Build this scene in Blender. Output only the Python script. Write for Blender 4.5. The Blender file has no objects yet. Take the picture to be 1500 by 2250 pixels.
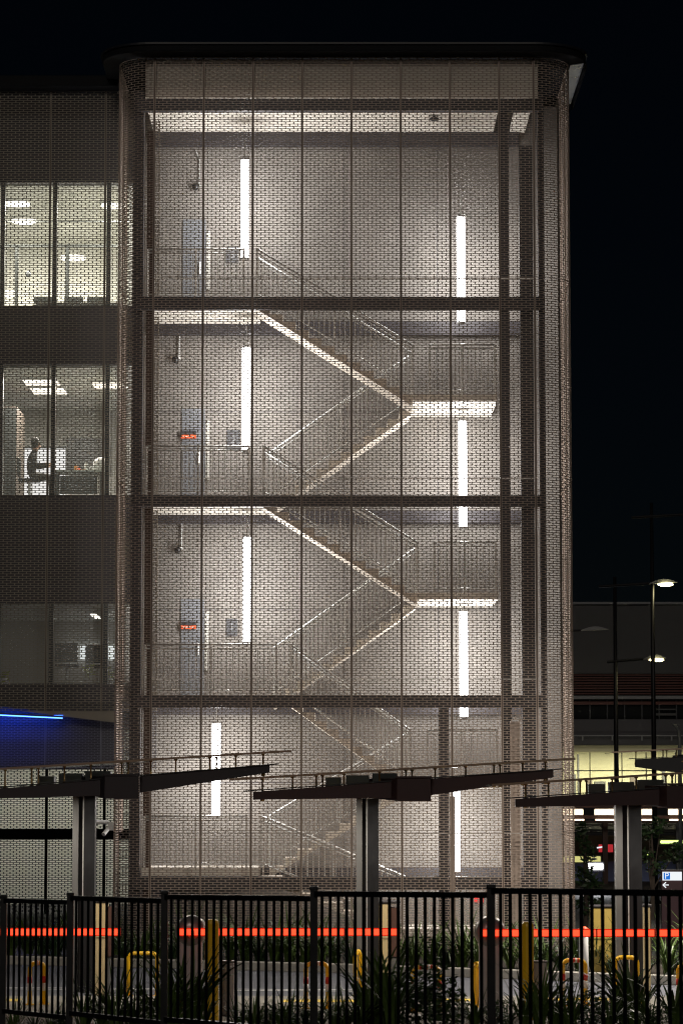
import bpy, math, random
from mathutils import Vector, Matrix
random.seed(7)
R = math.radians
sc = bpy.context.scene
COL = sc.collection

# ------------------------------------------------------------------ camera
F = 6480.0                       # focal length in pixels of a 1500 x 2250 frame
TILT = math.atan(625.0 / F)
CZ = 3.3
cam_d = bpy.data.cameras.new("camera")
cam = bpy.data.objects.new("camera", cam_d); COL.objects.link(cam)
cam_d.sensor_fit = 'VERTICAL'; cam_d.sensor_height = 36.0; cam_d.sensor_width = 24.0
cam_d.lens = 36.0 * F / 2250.0
cam_d.clip_start = 0.5; cam_d.clip_end = 3000.0
cam_d.dof.use_dof = True; cam_d.dof.focus_distance = 60.0; cam_d.dof.aperture_fstop = 9.0
cam.location = (0, 0, CZ); cam.rotation_euler = (R(90) + TILT, 0, 0)
sc.camera = cam

# ------------------------------------------------------------------ world, sun, exposure
world = bpy.data.worlds.new("World"); sc.world = world; world.use_nodes = True
wn = world.node_tree.nodes; wl = world.node_tree.links
bgn = wn["Background"]
sky = wn.new("ShaderNodeTexSky"); sky.sky_type = 'NISHITA'; sky.sun_disc = False
sky.sun_elevation = R(22.0); sky.sun_rotation = R(186); sky.ozone_density = 6.0; sky.dust_density = 0.0
wl.new(sky.outputs[0], bgn.inputs[0]); bgn.inputs[1].default_value = 0.00030
sun_d = bpy.data.lights.new("sun", 'SUN'); sun_d.energy = 0.30; sun_d.angle = R(14); sun_d.color = (1.0, 0.90, 0.78)
sun = bpy.data.objects.new("sun", sun_d); COL.objects.link(sun)
sun.rotation_euler = Vector((0.10, 0.92, -0.38)).to_track_quat('-Z', 'Y').to_euler()
sc.view_settings.view_transform = 'Standard'; sc.view_settings.look = 'None'
sc.view_settings.gamma = 1.0; sc.view_settings.use_curve_mapping = False
sc.view_settings.exposure = 0.0
sc.cycles.use_denoising = True
sc.cycles.pixel_filter_type = 'BLACKMAN_HARRIS'; sc.cycles.filter_width = 1.1
sc.cycles.use_adaptive_sampling = False
sc.cycles.max_bounces = 7; sc.cycles.diffuse_bounces = 4; sc.cycles.glossy_bounces = 3
sc.cycles.transmission_bounces = 6; sc.cycles.transparent_max_bounces = 8
sc.cycles.caustics_reflective = False; sc.cycles.caustics_refractive = False
sc.cycles.sample_clamp_indirect = 4.0

# ------------------------------------------------------------------ measuring: a point of the place from the survey of the photograph
def P(x, y, Y):
    u = (x - 750.0) / F; v = (1125.0 - y) / F
    s = Y / (math.cos(TILT) - v * math.sin(TILT))
    return Vector((s * u, Y, CZ + s * (math.sin(TILT) + v * math.cos(TILT))))
def PX(x, y, Y): return P(x, y, Y).x
def PZ(y, Y): return P(750, y, Y).z

# ------------------------------------------------------------------ materials
def mat(name, col, rough=0.6, metal=0.0, var=0.0, vscale=6.0, emis=None, estr=0.0, bump=0.0, bscale=60.0, spec=0.5, trans=0.0, alpha=1.0, stretch=None):
    m = bpy.data.materials.new(name); m.use_nodes = True
    nt = m.node_tree; b = nt.nodes["Principled BSDF"]
    b.inputs["Base Color"].default_value = (*col, 1)
    b.inputs["Roughness"].default_value = rough
    b.inputs["Metallic"].default_value = metal
    b.inputs["Specular IOR Level"].default_value = spec
    if trans: b.inputs["Transmission Weight"].default_value = trans
    if alpha < 1: b.inputs["Alpha"].default_value = alpha
    if emis:
        b.inputs["Emission Color"].default_value = (*emis, 1); b.inputs["Emission Strength"].default_value = estr
    if var or bump:
        tc = nt.nodes.new("ShaderNodeTexCoord")
        src = tc.outputs["Object"]
        if stretch:
            mp = nt.nodes.new("ShaderNodeMapping"); mp.inputs["Scale"].default_value = stretch
            nt.links.new(src, mp.inputs[0]); src = mp.outputs[0]
    if var:
        n = nt.nodes.new("ShaderNodeTexNoise"); n.inputs["Scale"].default_value = vscale; n.inputs["Detail"].default_value = 6; n.inputs["Roughness"].default_value = 0.65
        nt.links.new(src, n.inputs["Vector"])
        r = nt.nodes.new("ShaderNodeValToRGB")
        r.color_ramp.elements[0].position = 0.3; r.color_ramp.elements[1].position = 0.7
        r.color_ramp.elements[0].color = (*[c * (1 - var) for c in col], 1)
        r.color_ramp.elements[1].color = (*[min(1, c * (1 + var)) for c in col], 1)
        nt.links.new(n.outputs["Fac"], r.inputs[0]); nt.links.new(r.outputs[0], b.inputs["Base Color"])
        mr = nt.nodes.new("ShaderNodeMapRange"); mr.inputs[3].default_value = max(0.05, rough - 0.12); mr.inputs[4].default_value = min(1, rough + 0.12)
        nt.links.new(n.outputs["Fac"], mr.inputs[0]); nt.links.new(mr.outputs[0], b.inputs["Roughness"])
    if bump:
        n2 = nt.nodes.new("ShaderNodeTexNoise"); n2.inputs["Scale"].default_value = bscale; n2.inputs["Detail"].default_value = 4
        nt.links.new(src, n2.inputs["Vector"])
        bp = nt.nodes.new("ShaderNodeBump"); bp.inputs["Strength"].default_value = bump; bp.inputs["Distance"].default_value = 0.02
        nt.links.new(n2.outputs["Fac"], bp.inputs["Height"]); nt.links.new(bp.outputs[0], b.inputs["Normal"])
    return m
def emat(name, col, s):
    m = bpy.data.materials.new(name); m.use_nodes = True
    nt = m.node_tree; nt.nodes.remove(nt.nodes["Principled BSDF"])
    e = nt.nodes.new("ShaderNodeEmission"); e.inputs[0].default_value = (*col, 1); e.inputs[1].default_value = s
    nt.links.new(e.outputs[0], nt.nodes["Material Output"].inputs[0])
    m.cycles.emission_sampling = 'NONE'            # the fittings' lamps below carry the light
    return m

M = {}
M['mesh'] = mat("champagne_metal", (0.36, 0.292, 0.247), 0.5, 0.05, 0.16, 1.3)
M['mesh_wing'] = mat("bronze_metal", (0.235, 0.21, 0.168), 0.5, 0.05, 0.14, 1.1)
M['mesh_dark'] = mat("dark_screen_metal", (0.10, 0.10, 0.112), 0.5, 0.3, 0.15, 1.4)
M['mullion'] = mat("brown_mullion", (0.055, 0.03, 0.02), 0.5, 0.3)
M['dark_steel'] = mat("dark_grey_steel", (0.045, 0.041, 0.046), 0.55, 0.2, 0.2, 3)
M['black_steel'] = mat("black_steel", (0.016, 0.017, 0.02), 0.45, 0.3, 0.25, 4)
M['roof'] = mat("dark_roof_metal", (0.008, 0.009, 0.012), 0.7, 0.0, 0.2, 2, spec=0.15)
M['soffit_metal'] = mat("pale_soffit_metal", (0.42, 0.45, 0.5), 0.3, 0.6, 0.15, 3)  # bluish-white light under the eave put into the colour
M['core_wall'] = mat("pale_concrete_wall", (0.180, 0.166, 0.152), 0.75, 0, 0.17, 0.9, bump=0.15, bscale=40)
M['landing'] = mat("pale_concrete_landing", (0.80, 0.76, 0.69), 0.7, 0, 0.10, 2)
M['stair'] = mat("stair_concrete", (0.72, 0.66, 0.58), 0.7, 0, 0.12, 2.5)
M['steel'] = mat("galvanised_steel", (0.78, 0.79, 0.78), 0.3, 0.35, 0.12, 9)
M['door'] = mat("blue_grey_door", (0.145, 0.152, 0.165), 0.5)
M['tube'] = emat("cool_white_tube", (1.0, 0.965, 0.93), 16.0)
M['housing'] = mat("lamp_housing", (0.5, 0.5, 0.5), 0.4, 0.3)
M['black'] = mat("black_plastic", (0.012, 0.012, 0.013), 0.4)
M['sign_orange'] = mat("orange_red_sign", (0.70, 0.09, 0.02), 0.5)
M['sign_red'] = mat("red_sign", (0.75, 0.03, 0.03), 0.5)
M['sign_dark'] = mat("dark_sign", (0.03, 0.03, 0.035), 0.5)
M['white'] = mat("white_paint", (0.78, 0.78, 0.76), 0.5)
M['glass'] = mat("clear_glass", (0.9, 0.95, 0.93), 0.02, 0, spec=0.5, alpha=0.12)
M['blue_led'] = emat("blue_led", (0.08, 0.25, 1.0), 4.5)
M['office_wall'] = mat("office_white_wall", (0.84, 0.83, 0.775), 0.7, 0, 0.04, 1)
M['office_grey'] = mat("office_grey_wall", (0.42, 0.41, 0.38), 0.7, 0, 0.06, 1)
M['office_ceiling'] = mat("office_ceiling", (0.66, 0.66, 0.6), 0.8, 0, 0.05, 2)
M['carpet'] = mat("grey_carpet", (0.12, 0.12, 0.12), 0.95, 0, 0.2, 20)
M['office_lamp'] = emat("office_lamp_light", (1.0, 0.95, 0.80), 3.0)
M['office_lamp_b'] = emat("warm_office_light", (1.0, 0.92, 0.78), 3.0)
M['office_lamp_c'] = emat("dim_office_light", (1.0, 0.95, 0.85), 3.0)
M['frame_dark'] = mat("dark_window_frame", (0.06, 0.065, 0.065), 0.45, 0.3)
M['timber_dark'] = mat("dark_timber", (0.07, 0.055, 0.045), 0.6, 0, 0.2, 8)
M['desk'] = mat("pale_desk_top", (0.55, 0.6, 0.56), 0.45)
M['cloth_dark'] = mat("dark_cloth", (0.03, 0.03, 0.038), 0.9, 0, 0.2, 30)
M['skin'] = mat("skin", (0.55, 0.33, 0.24), 0.55)
M['hair'] = mat("dark_hair", (0.02, 0.016, 0.014), 0.5, 0, 0.3, 60)
M['trouser'] = mat("grey_trouser", (0.10, 0.095, 0.09), 0.9)
M['bottle_white'] = mat("white_plastic_bottle", (0.8, 0.8, 0.78), 0.35)
M['bottle_orange'] = mat("orange_jar", (0.75, 0.28, 0.04), 0.4)
M['leaf_yellow'] = mat("lime_leaf", (0.32, 0.36, 0.03), 0.55, 0, 0.3, 8)
M['asphalt'] = mat("asphalt", (0.062, 0.062, 0.068), 0.85, 0, 0.28, 3.0, bump=0.5, bscale=90)
M['asphalt_blue'] = mat("smooth_asphalt", (0.12, 0.125, 0.15), 0.8, 0, 0.18, 1.4, bump=0.4, bscale=120)
M['concrete'] = mat("kerb_concrete", (0.52, 0.50, 0.45), 0.85, 0, 0.2, 3.0, bump=0.4, bscale=50)
M['paving'] = mat("pale_paving", (0.20, 0.19, 0.165), 0.85, 0, 0.18, 2.0, bump=0.3, bscale=70)
M['line'] = mat("white_line_paint", (0.75, 0.75, 0.73), 0.7, 0, 0.12, 5)
M['yellow_line'] = mat("yellow_line_paint", (0.72, 0.50, 0.02), 0.65, 0, 0.15, 5)
M['soil'] = mat("dark_mulch", (0.035, 0.027, 0.02), 0.95, 0, 0.4, 12, bump=0.8, bscale=30)
M['yellow'] = mat("yellow_paint", (0.85, 0.50, 0.01), 0.38, 0, 0.10, 5)
M['red_band'] = mat("red_tape", (0.55, 0.03, 0.015), 0.4)
M['white_band'] = mat("white_tape", (0.7, 0.68, 0.62), 0.4)
M['cabinet'] = mat("warm_grey_cabinet", (0.40, 0.36, 0.36), 0.45, 0.1, 0.08, 4)
M['cabinet_head'] = mat("grey_barrier_head", (0.26, 0.24, 0.235), 0.3, 0.3, 0.08, 5)
M['cream'] = mat("cream_machine", (0.62, 0.50, 0.28), 0.5, 0, 0.08, 4)
M['brown_panel'] = mat("brown_panel", (0.10, 0.05, 0.04), 0.45)
M['arm_core'] = emat("barrier_led_core", (1.0, 0.082, 0.03), 1.6)
M['arm_core'].cycles.emission_sampling = 'AUTO'
M['arm_edge'] = emat("barrier_led_edge", (1.0, 0.03, 0.008), 0.75)
M['fence'] = mat("black_fence_paint", (0.005, 0.0055, 0.008), 0.35, 0.2, 0.2, 6)
M['plum'] = mat("plum_grey_steel", (0.026, 0.021, 0.028), 0.5, 0.2, 0.15, 3)
M['maroon'] = mat("maroon_steel", (0.036, 0.016, 0.019), 0.5, 0.2, 0.15, 3)
M['grey_unit'] = mat("grey_service_unit", (0.09, 0.1, 0.1), 0.5, 0.2, 0.15, 4)
M['post_grey'] = mat("post_light_face", (0.15, 0.152, 0.155), 0.5, 0.2, 0.08, 3)
M['brass'] = mat("brass_spigot", (0.26, 0.17, 0.07), 0.35, 0.8, 0.1, 20)
M['glass_edge'] = mat("glass_edge_strip", (0.36, 0.26, 0.19), 0.3, 0.3)  # tan tone gives the glass edge its lit look
M['canopy_glass'] = mat("canopy_glass", (0.55, 0.62, 0.6), 0.08, 0, alpha=0.35)
M['leaf'] = mat("strap_leaf", (0.068, 0.115, 0.024), 0.45, 0, 0.45, 5)
M['leaf_b'] = mat("dark_leaf", (0.030, 0.060, 0.022), 0.4, 0, 0.4, 5)
M['leaf_c'] = mat("shrub_leaf", (0.055, 0.095, 0.03), 0.45, 0, 0.4, 3)
M['bark'] = mat("bark", (0.06, 0.045, 0.035), 0.9, 0, 0.3, 8)
M['bg_grey'] = mat("grey_cladding", (0.042, 0.043, 0.046), 0.6, 0.1, 0.06, 0.3)
M['bg_grey_b'] = mat("blue_grey_cladding", (0.036, 0.036, 0.045), 0.6, 0.1, 0.06, 0.3)
M['bg_red'] = mat("dark_red_louvre", (0.07, 0.013, 0.008), 0.55, 0.1, 0.25, 0.6)
M['bg_glass'] = mat("dark_glazing", (0.012, 0.013, 0.014), 0.12, 0, spec=0.6)
M['bg_white'] = mat("pale_trim", (0.16, 0.165, 0.18), 0.5)
M['bg_navy'] = mat("navy_beam", (0.010, 0.012, 0.02), 0.5)
M['lit_window'] = emat("lit_window", (1.0, 0.93, 0.60), 0.95)
M['lit_soffit'] = mat("pale_yellow_soffit", (0.72, 0.70, 0.48), 0.7)
M['warm_tube'] = emat("warm_strip_light", (1.0, 0.74, 0.50), 3.2)
M['white_lamp'] = emat("white_lamp", (1.0, 0.97, 1.0), 9.0)
M['green_lamp'] = emat("lime_lamp", (0.75, 1.0, 0.25), 2.5)
M['street_lamp'] = emat("street_lamp_light", (1.0, 0.88, 0.42), 16.0)
M['downlight'] = emat("downlight_lens", (1.0, 0.92, 0.8), 6.0)
M['pole'] = mat("charcoal_pole", (0.010, 0.010, 0.012), 0.45, 0.3, 0.15, 3)
M['lamp_shell'] = mat("pale_lamp_shell", (0.2, 0.205, 0.215), 0.4, 0.3)
M['hoarding'] = mat("blue_hoarding", (0.22, 0.28, 0.55), 0.6, 0, 0.1, 1)
M['purple'] = mat("plum_sign", (0.04, 0.007, 0.017), 0.4)
M['sign_lit'] = emat("lit_sign_panel", (0.92, 0.95, 1.0), 0.95)
M['sign_blue'] = emat("lit_blue_panel", (0.02, 0.19, 0.75), 0.85)
M['canopy_roof'] = mat("platform_canopy_metal", (0.30, 0.31, 0.27), 0.6, 0.1)

# ------------------------------------------------------------------ helpers
WLOC = {}
class MB:
    def __init__(s): s.v = []; s.f = []
    def box(s, x0, x1, y0, y1, z0, z1):
        b = len(s.v)
        s.v += [(x, y, z) for z in (z0, z1) for x, y in ((x0, y0), (x1, y0), (x1, y1), (x0, y1))]
        s.f += [tuple(b + i for i in q) for q in ((3, 2, 1, 0), (4, 5, 6, 7), (0, 1, 5, 4), (1, 2, 6, 5), (2, 3, 7, 6), (3, 0, 4, 7))]
        return s
    def poly_y(s, pts, y0, y1):            # outline in (x, z), extruded along y
        n = len(pts); b = len(s.v)
        s.v += [(x, y0, z) for x, z in pts] + [(x, y1, z) for x, z in pts]
        s.f += [tuple(range(b, b + n)), tuple(reversed(range(b + n, b + 2 * n)))]
        s.f += [(b + i, b + n + i, b + n + (i + 1) % n, b + (i + 1) % n) for i in range(n)]
        return s
    def poly_z(s, pts, z0, z1):            # outline in (x, y), extruded along z
        n = len(pts); b = len(s.v)
        s.v += [(x, y, z0) for x, y in pts] + [(x, y, z1) for x, y in pts]
        s.f += [tuple(reversed(range(b, b + n))), tuple(range(b + n, b + 2 * n))]
        s.f += [(b + i, b + (i + 1) % n, b + n + (i + 1) % n, b + n + i) for i in range(n)]
        return s
    def tube(s, pts, r, n=8, r2=None, cap=True):
        pts = [Vector(p) for p in pts]; k = len(pts); b = len(s.v)
        for i, p in enumerate(pts):
            d = (pts[min(i + 1, k - 1)] - pts[max(i - 1, 0)]).normalized()
            up = Vector((0, 0, 1)) if abs(d.z) < 0.95 else Vector((0, 1, 0))
            a = d.cross(up).normalized(); c = a.cross(d)
            rr = r if r2 is None else r + (r2 - r) * i / (k - 1)
            for j in range(n):
                t = 2 * math.pi * j / n
                q = p + a * (rr * math.cos(t)) + c * (rr * math.sin(t)); s.v.append(tuple(q))
        for i in range(k - 1):
            for j in range(n):
                s.f.append((b + i * n + j, b + i * n + (j + 1) % n, b + (i + 1) * n + (j + 1) % n, b + (i + 1) * n + j))
        if cap:
            s.f.append(tuple(b + j for j in reversed(range(n)))); s.f.append(tuple(b + (k - 1) * n + j for j in range(n)))
        return s
    def bar(s, p, q, w, h):                # rectangular bar between two points
        p = Vector(p); q = Vector(q); d = (q - p).normalized()
        up = Vector((0, 0, 1)) if abs(d.z) < 0.95 else Vector((0, 1, 0))
        a = d.cross(up).normalized() * (w / 2); c = a.normalized().cross(d) * (h / 2)
        b = len(s.v)
        for e in (p, q): s.v += [tuple(e - a - c), tuple(e + a - c), tuple(e + a + c), tuple(e - a + c)]
        s.f += [tuple(b + i for i in t) for t in ((3, 2, 1, 0), (4, 5, 6, 7), (0, 1, 5, 4), (1, 2, 6, 5), (2, 3, 7, 6), (3, 0, 4, 7))]
        return s
    def lathe(s, c, prof, n=16, ax='z'):   # profile of (radius, height) turned round an axis
        c = Vector(c); b = len(s.v); k = len(prof)
        for r, h in prof:
            for j in range(n):
                t = 2 * math.pi * j / n; a, d = r * math.cos(t), r * math.sin(t)
                s.v.append(tuple(c + (Vector((a, d, h)) if ax == 'z' else Vector((a, h, d)) if ax == 'y' else Vector((h, a, d)))))
        for i in range(k - 1):
            for j in range(n):
                s.f.append((b + i * n + j, b + i * n + (j + 1) % n, b + (i + 1) * n + (j + 1) % n, b + (i + 1) * n + j))
        s.f.append(tuple(b + j for j in reversed(range(n)))); s.f.append(tuple(b + (k - 1) * n + j for j in range(n)))
        return s
    def mesh(s, name, m, off=(0, 0, 0), smooth=False):
        me = bpy.data.meshes.new(name)
        ox, oy, oz = off
        me.from_pydata([(x - ox, y - oy, z - oz) for x, y, z in s.v], [], s.f)
        if m is not None: me.materials.append(M[m] if isinstance(m, str) else m)
        if smooth: me.polygons.foreach_set("use_smooth", [True] * len(me.polygons))
        return me
    def build(s, name, m, parent=None, origin=None, smooth=False, bevel=0.0):
        if parent is not None: o0 = WLOC[parent.name]
        elif origin is not None: o0 = Vector(origin)
        else:
            xs = [v[0] for v in s.v]; ys = [v[1] for v in s.v]; zs = [v[2] for v in s.v]
            o0 = Vector(((min(xs) + max(xs)) / 2, (min(ys) + max(ys)) / 2, min(zs)))
        o = bpy.data.objects.new(name, s.mesh(name, m, o0, smooth)); COL.objects.link(o)
        if parent is not None: o.parent = parent
        else: o.location = o0
        WLOC[o.name] = Vector(o0)
        if bevel:
            bv = o.modifiers.new("bevel", 'BEVEL'); bv.width = bevel; bv.segments = 2; bv.limit_method = 'ANGLE'
        return o
def tag(o, label=None, cat=None, group=None, kind=None):
    if label: o["label"] = label
    if cat: o["category"] = cat
    if group: o["group"] = group
    if kind: o["kind"] = kind
    return o
def thing(name, label, cat, loc, group=None):
    o = bpy.data.objects.new(name, None); COL.objects.link(o); o.location = loc; o.empty_display_size = 0.2
    WLOC[o.name] = Vector(loc)
    return tag(o, label, cat, group)
def inst(me, name, parent, pos, rz=0.0, scale=None):
    o = bpy.data.objects.new(name, me); COL.objects.link(o)
    o.rotation_euler = (0, 0, rz)
    if scale: o.scale = scale
    if parent is not None: o.parent = parent; o.location = Vector(pos) - WLOC[parent.name]
    else: o.location = pos
    WLOC[o.name] = Vector(pos)
    return o
def area_lamp(parent, pos, direction, w, h, radiance, col, roll=None):
    """the lamp of a light fitting: a rectangle of the fitting's own size"""
    d = bpy.data.lights.new("lamp", 'AREA'); d.shape = 'RECTANGLE'; d.size = w; d.size_y = h; d.color = col
    d.energy = radiance * math.pi * w * h
    o = bpy.data.objects.new("lamp", d); COL.objects.link(o); o.parent = parent
    o.location = Vector(pos) - WLOC[parent.name]
    o.rotation_euler = Vector(direction).to_track_quat('-Z', 'Y').to_euler() if abs(Vector(direction).normalized().z) < 0.95 else (0, 0, 0)
    return o
def struct(o): o["kind"] = "structure"; return o
def text(body, size, m, parent, pos, name="lettering", align='CENTER', rz=0.0, yflip=True):
    cu = bpy.data.curves.new(name, 'FONT'); cu.body = body; cu.size = size; cu.align_x = align; cu.align_y = 'CENTER'; cu.extrude = 0.002
    cu.materials.append(M[m])
    tmp = bpy.data.objects.new(name, cu); COL.objects.link(tmp)
    tm = bpy.data.meshes.new_from_object(tmp.evaluated_get(bpy.context.evaluated_depsgraph_get())); bpy.data.objects.remove(tmp)
    o = bpy.data.objects.new(name, tm); COL.objects.link(o)
    o.rotation_euler = (R(90), 0, rz); o.parent = parent; o.location = Vector(pos) - WLOC[parent.name]
    return o

# perforated sheet: staggered rows of rounded slots, real thickness, folded edges
def perf_mesh(name, w, h, ncol, nrow, m, gapx=0.020, gapz=0.0125, th=0.004, ch=0.009, bend=None, fl=0.035):
    px = w / ncol; pz = h / nrow
    v = []; f = []
    def mp(u, d, z):
        if bend:
            a = u / bend
            return ((bend - d) * math.sin(a), bend - (bend - d) * math.cos(a), z)
        return (u, d, z)
    for r in range(nrow):
        v0 = r * pz; v1 = v0 + pz; h0 = v0 + gapz / 2; h1 = v1 - gapz / 2
        ed = [k * px for k in range(ncol + 1)] if r % 2 == 0 else [0.0] + [px * (k + 0.5) for k in range(ncol)] + [w]
        for x0, x1 in zip(ed[:-1], ed[1:]):
            a0 = x0 + gapx / 2; a1 = x1 - gapx / 2
            if x0 == 0: a0 = x0 + 0.016
            if x1 == w: a1 = x1 - 0.016
            b = len(v)
            ring = [(x0, v0), (x1, v0), (x1, v1), (x0, v1), (a0 + ch, h0), (a1 - ch, h0), (a1, h0 + ch), (a1, h1 - ch), (a1 - ch, h1), (a0 + ch, h1), (a0, h1 - ch), (a0, h0 + ch)]
            v += [mp(x, 0, z) for x, z in ring] + [mp(x, th, z) for x, z in ring]
            fr = ((0, 1, 5, 4), (1, 2, 8, 7, 6, 5), (2, 3, 9, 8), (3, 0, 4, 11, 10, 9))
            f += [tuple(b + i for i in q) for q in fr]
            f += [tuple(b + 12 + i for i in reversed(q)) for q in fr]
            for i in range(8):
                j = 4 + i; k = 4 + (i + 1) % 8
                f.append((b + k, b + j, b + 12 + j, b + 12 + k))
    for u in (0.0, w):
        b = len(v); v += [mp(u, 0, 0), mp(u, fl, 0), mp(u, fl, h), mp(u, 0, h)]; f.append((b, b + 1, b + 2, b + 3))
    n = 8 if bend else 1
    for z in (0.0, h):
        for i in range(n):
            b = len(v); u0, u1 = w * i / n, w * (i + 1) / n
            v += [mp(u0, 0, z), mp(u1, 0, z), mp(u1, fl, z), mp(u0, fl, z)]; f.append((b, b + 1, b + 2, b + 3))
    me = bpy.data.meshes.new(name); me.from_pydata(v, [], f); me.materials.append(M[m])
    return me

# ================================================================== THE SETTING: ground, road, kerbs
def gz(Y):                                   # the bank falls from the camera's lawn to the road
    pts = [(-60, 1.7), (10, 1.7), (20, 1.42), (26, 1.28), (33, 0.75), (41.5, 0.0), (900, 0.0)]
    for (a, za), (b, zb) in zip(pts[:-1], pts[1:]):
        if a <= Y <= b: return za + (zb - za) * (Y - a) / (b - a)
    return 0.0
g = MB(); ys = [-60, 0, 10, 15, 20, 23, 26, 29.5, 33, 37, 41.5, 60, 120, 300, 900]
for Y in ys: g.v += [(-500, Y, gz(Y)), (500, Y, gz(Y))]
g.f = [(2 * i, 2 * i + 1, 2 * i + 3, 2 * i + 2) for i in range(len(ys) - 1)]
struct(g.build("ground", 'asphalt', origin=(0, 0, 0)))
g = MB(); ys = [16, 20, 23, 26, 29.5, 33, 37, 41.6]
for Y in ys: g.v += [(-14, Y, gz(Y) + 0.006), (14, Y, gz(Y) + 0.006)]
g.f = [(2 * i, 2 * i + 1, 2 * i + 3, 2 * i + 2) for i in range(len(ys) - 1)]
struct(g.build("garden_soil", 'soil', origin=(0, 0, 0)))
# far kerb runs obliquely, the road in front of it, then the island the barriers stand on
def kerb_y(X): return 55.9 - 0.62 * (X - 0.0) if X > 0 else 55.9 - 0.42 * X
kx = [-16, -10, -6.5, -3, 0, 2.5, 5, 9, 14]
far = [(x, kerb_y(x)) for x in kx]
r_ = MB(); r_.v = [(x, 47.6, 0.004) for x, y in far] + [(x, y, 0.004) for x, y in far]; n = len(far)
r_.f = [(i, i + 1, n + i + 1, n + i) for i in range(n - 1)]
struct(r_.build("road", 'asphalt_blue', origin=(0, 50, 0)))
k_ = MB(); k_.poly_z([(x, y) for x, y in far] + [(x, y + 0.22) for x, y in reversed(far)], 0.0, 0.17)
struct(k_.build("kerb", 'concrete', origin=(0, 56, 0), bevel=0.02))
b_ = MB(); b_.poly_z([(x, y + 0.22) for x, y in far] + [(x, 59.8) for x, y in reversed(far)], 0.0, 0.12)
struct(b_.build("planting_bed", 'soil', origin=(0, 58, 0)))
isl = MB(); isl.box(-14, 14, 41.4, 47.5, 0.0, 0.14); struct(isl.build("traffic_island_paving", 'paving', origin=(0, 44, 0), bevel=0.02))
for dy in (0.0, 0.34):
    l = MB(); l.v = [(x, 50.6 + dy - 0.10 * x, 0.009) for x in (-14, 1.5)] + [(x, 50.72 + dy - 0.10 * x, 0.009) for x in (1.5, -14)]; l.f = [(0, 1, 2, 3)]
    struct(l.build("road_line", 'line', origin=(0, 51, 0)))
for x0, x1, y0 in ((-0.9, 0.6, 46.0), (-6.2, -5.0, 46.2), (2.9, 4.3, 46.4), (1.1, 2.3, 46.2)):
    l = MB(); l.box(x0, x1, y0, y0 + 0.5, 0.1402, 0.146); struct(l.build("island_edge_marking", 'yellow_line', origin=((x0 + x1) / 2, y0, 0.14)))

# ================================================================== STAIR TOWER
YF = 60.0
WP = 1.018
X0 = -3.867; XE = X0 + 7 * WP; XR = 3.972; RC = 0.79
tower = thing("stair_tower", "tall stair tower with rounded corners wrapped in slotted champagne metal screens", "stair tower", (0.05, 62, 0))
sec_y = [125, 608, 1048, 1490, 1830, 2098]
sec_z = [PZ(y, YF) for y in sec_y]; sec_z[-1] = 0.10
GAP = 0.012
YB = 68.4
for i in range(5):
    zt, zb = sec_z[i], sec_z[i + 1]; h = zt - zb - GAP; nr = max(4, round(h / 0.0487))
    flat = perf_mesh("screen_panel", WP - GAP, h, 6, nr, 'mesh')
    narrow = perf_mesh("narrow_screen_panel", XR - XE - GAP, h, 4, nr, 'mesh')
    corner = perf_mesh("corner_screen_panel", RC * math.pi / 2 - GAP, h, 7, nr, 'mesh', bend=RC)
    for k in range(7): inst(flat, "screen_panel", tower, (X0 + k * WP + GAP / 2, YF, zb))
    inst(narrow, "screen_panel", tower, (XE + GAP / 2, YF, zb))
    inst(corner, "corner_screen_panel", tower, (XR + GAP / 2, YF, zb))
    inst(corner, "corner_screen_panel", tower, (X0 - GAP / 2, YF, zb), 0, (-1, 1, 1))
    for k in range(7): inst(flat, "side_screen_panel", tower, (XR + RC, YF + RC + k * WP + GAP, zb), R(90))
    inst(flat, "side_screen_panel", tower, (X0 - RC, YF + RC + WP, zb), R(-90))
    if i < 4: inst(flat, "side_screen_panel", tower, (X0 - RC, YF + RC + 2 * WP, zb), R(-90))
# mullions behind the joints
zt, zb = sec_z[0], 0.05
for xm in [X0 + k * WP for k in range(8)] + [XR]:
    MB().box(xm - 0.008, xm + 0.008, YF + 0.008, YF + 0.075, zb, zt - 0.02).build("mullion", 'mullion', tower)
for z in sec_z[1:5]:
    MB().box(X0, XR, YF + 0.12, YF + 0.15, z - 0.024, z - 0.004).build("screen_rail", 'white', tower)
# roof with rounded fascia overhang
def rounded(x0, x1, y0, yb, r, n=8):
    pts = []
    for i in range(n + 1):
        a = math.pi + (math.pi / 2) * i / n; pts.append((x0 + r + r * math.cos(a), y0 + r + r * math.sin(a)))
    for i in range(n + 1):
        a = 1.5 * math.pi + (math.pi / 2) * i / n; pts.append((x1 - r + r * math.cos(a), y0 + r + r * math.sin(a)))
    return pts + [(x1, yb), (x0, yb)]
OV = 0.36
zr = sec_z[0] + 0.03
roof = MB().poly_z(rounded(X0 - RC - OV, XR + RC + OV, YF - OV, YB + 0.4, RC + OV, 12), zr, PZ(98, YF - OV)).build("roof", 'roof', tower, bevel=0.03)
MB().poly_z(rounded(X0 - RC - OV - 0.03, XR + RC + OV + 0.03, YF - OV - 0.03, YB + 0.4, RC + OV, 12), PZ(98, YF - OV) + 0.004, PZ(93, YF - OV)).build("roof_capping", 'bg_navy', roof)
MB().poly_z([(XR + RC + 0.04, YF + 0.75), (XR + RC + OV - 0.05, YF + 0.55), (XR + RC + OV - 0.05, 64.2), (XR + RC + 0.04, 64.2)], zr - 0.025, zr - 0.004).build("eave_soffit", 'soffit_metal', roof)  # pale on this side only, standing in for light under the eave
MB().box(XR + RC + OV - 0.035, XR + RC + OV + 0.0, YF + 0.5, 64.2, zr - 0.16, zr - 0.03).build("gutter", 'roof', roof, bevel=0.01)
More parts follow.
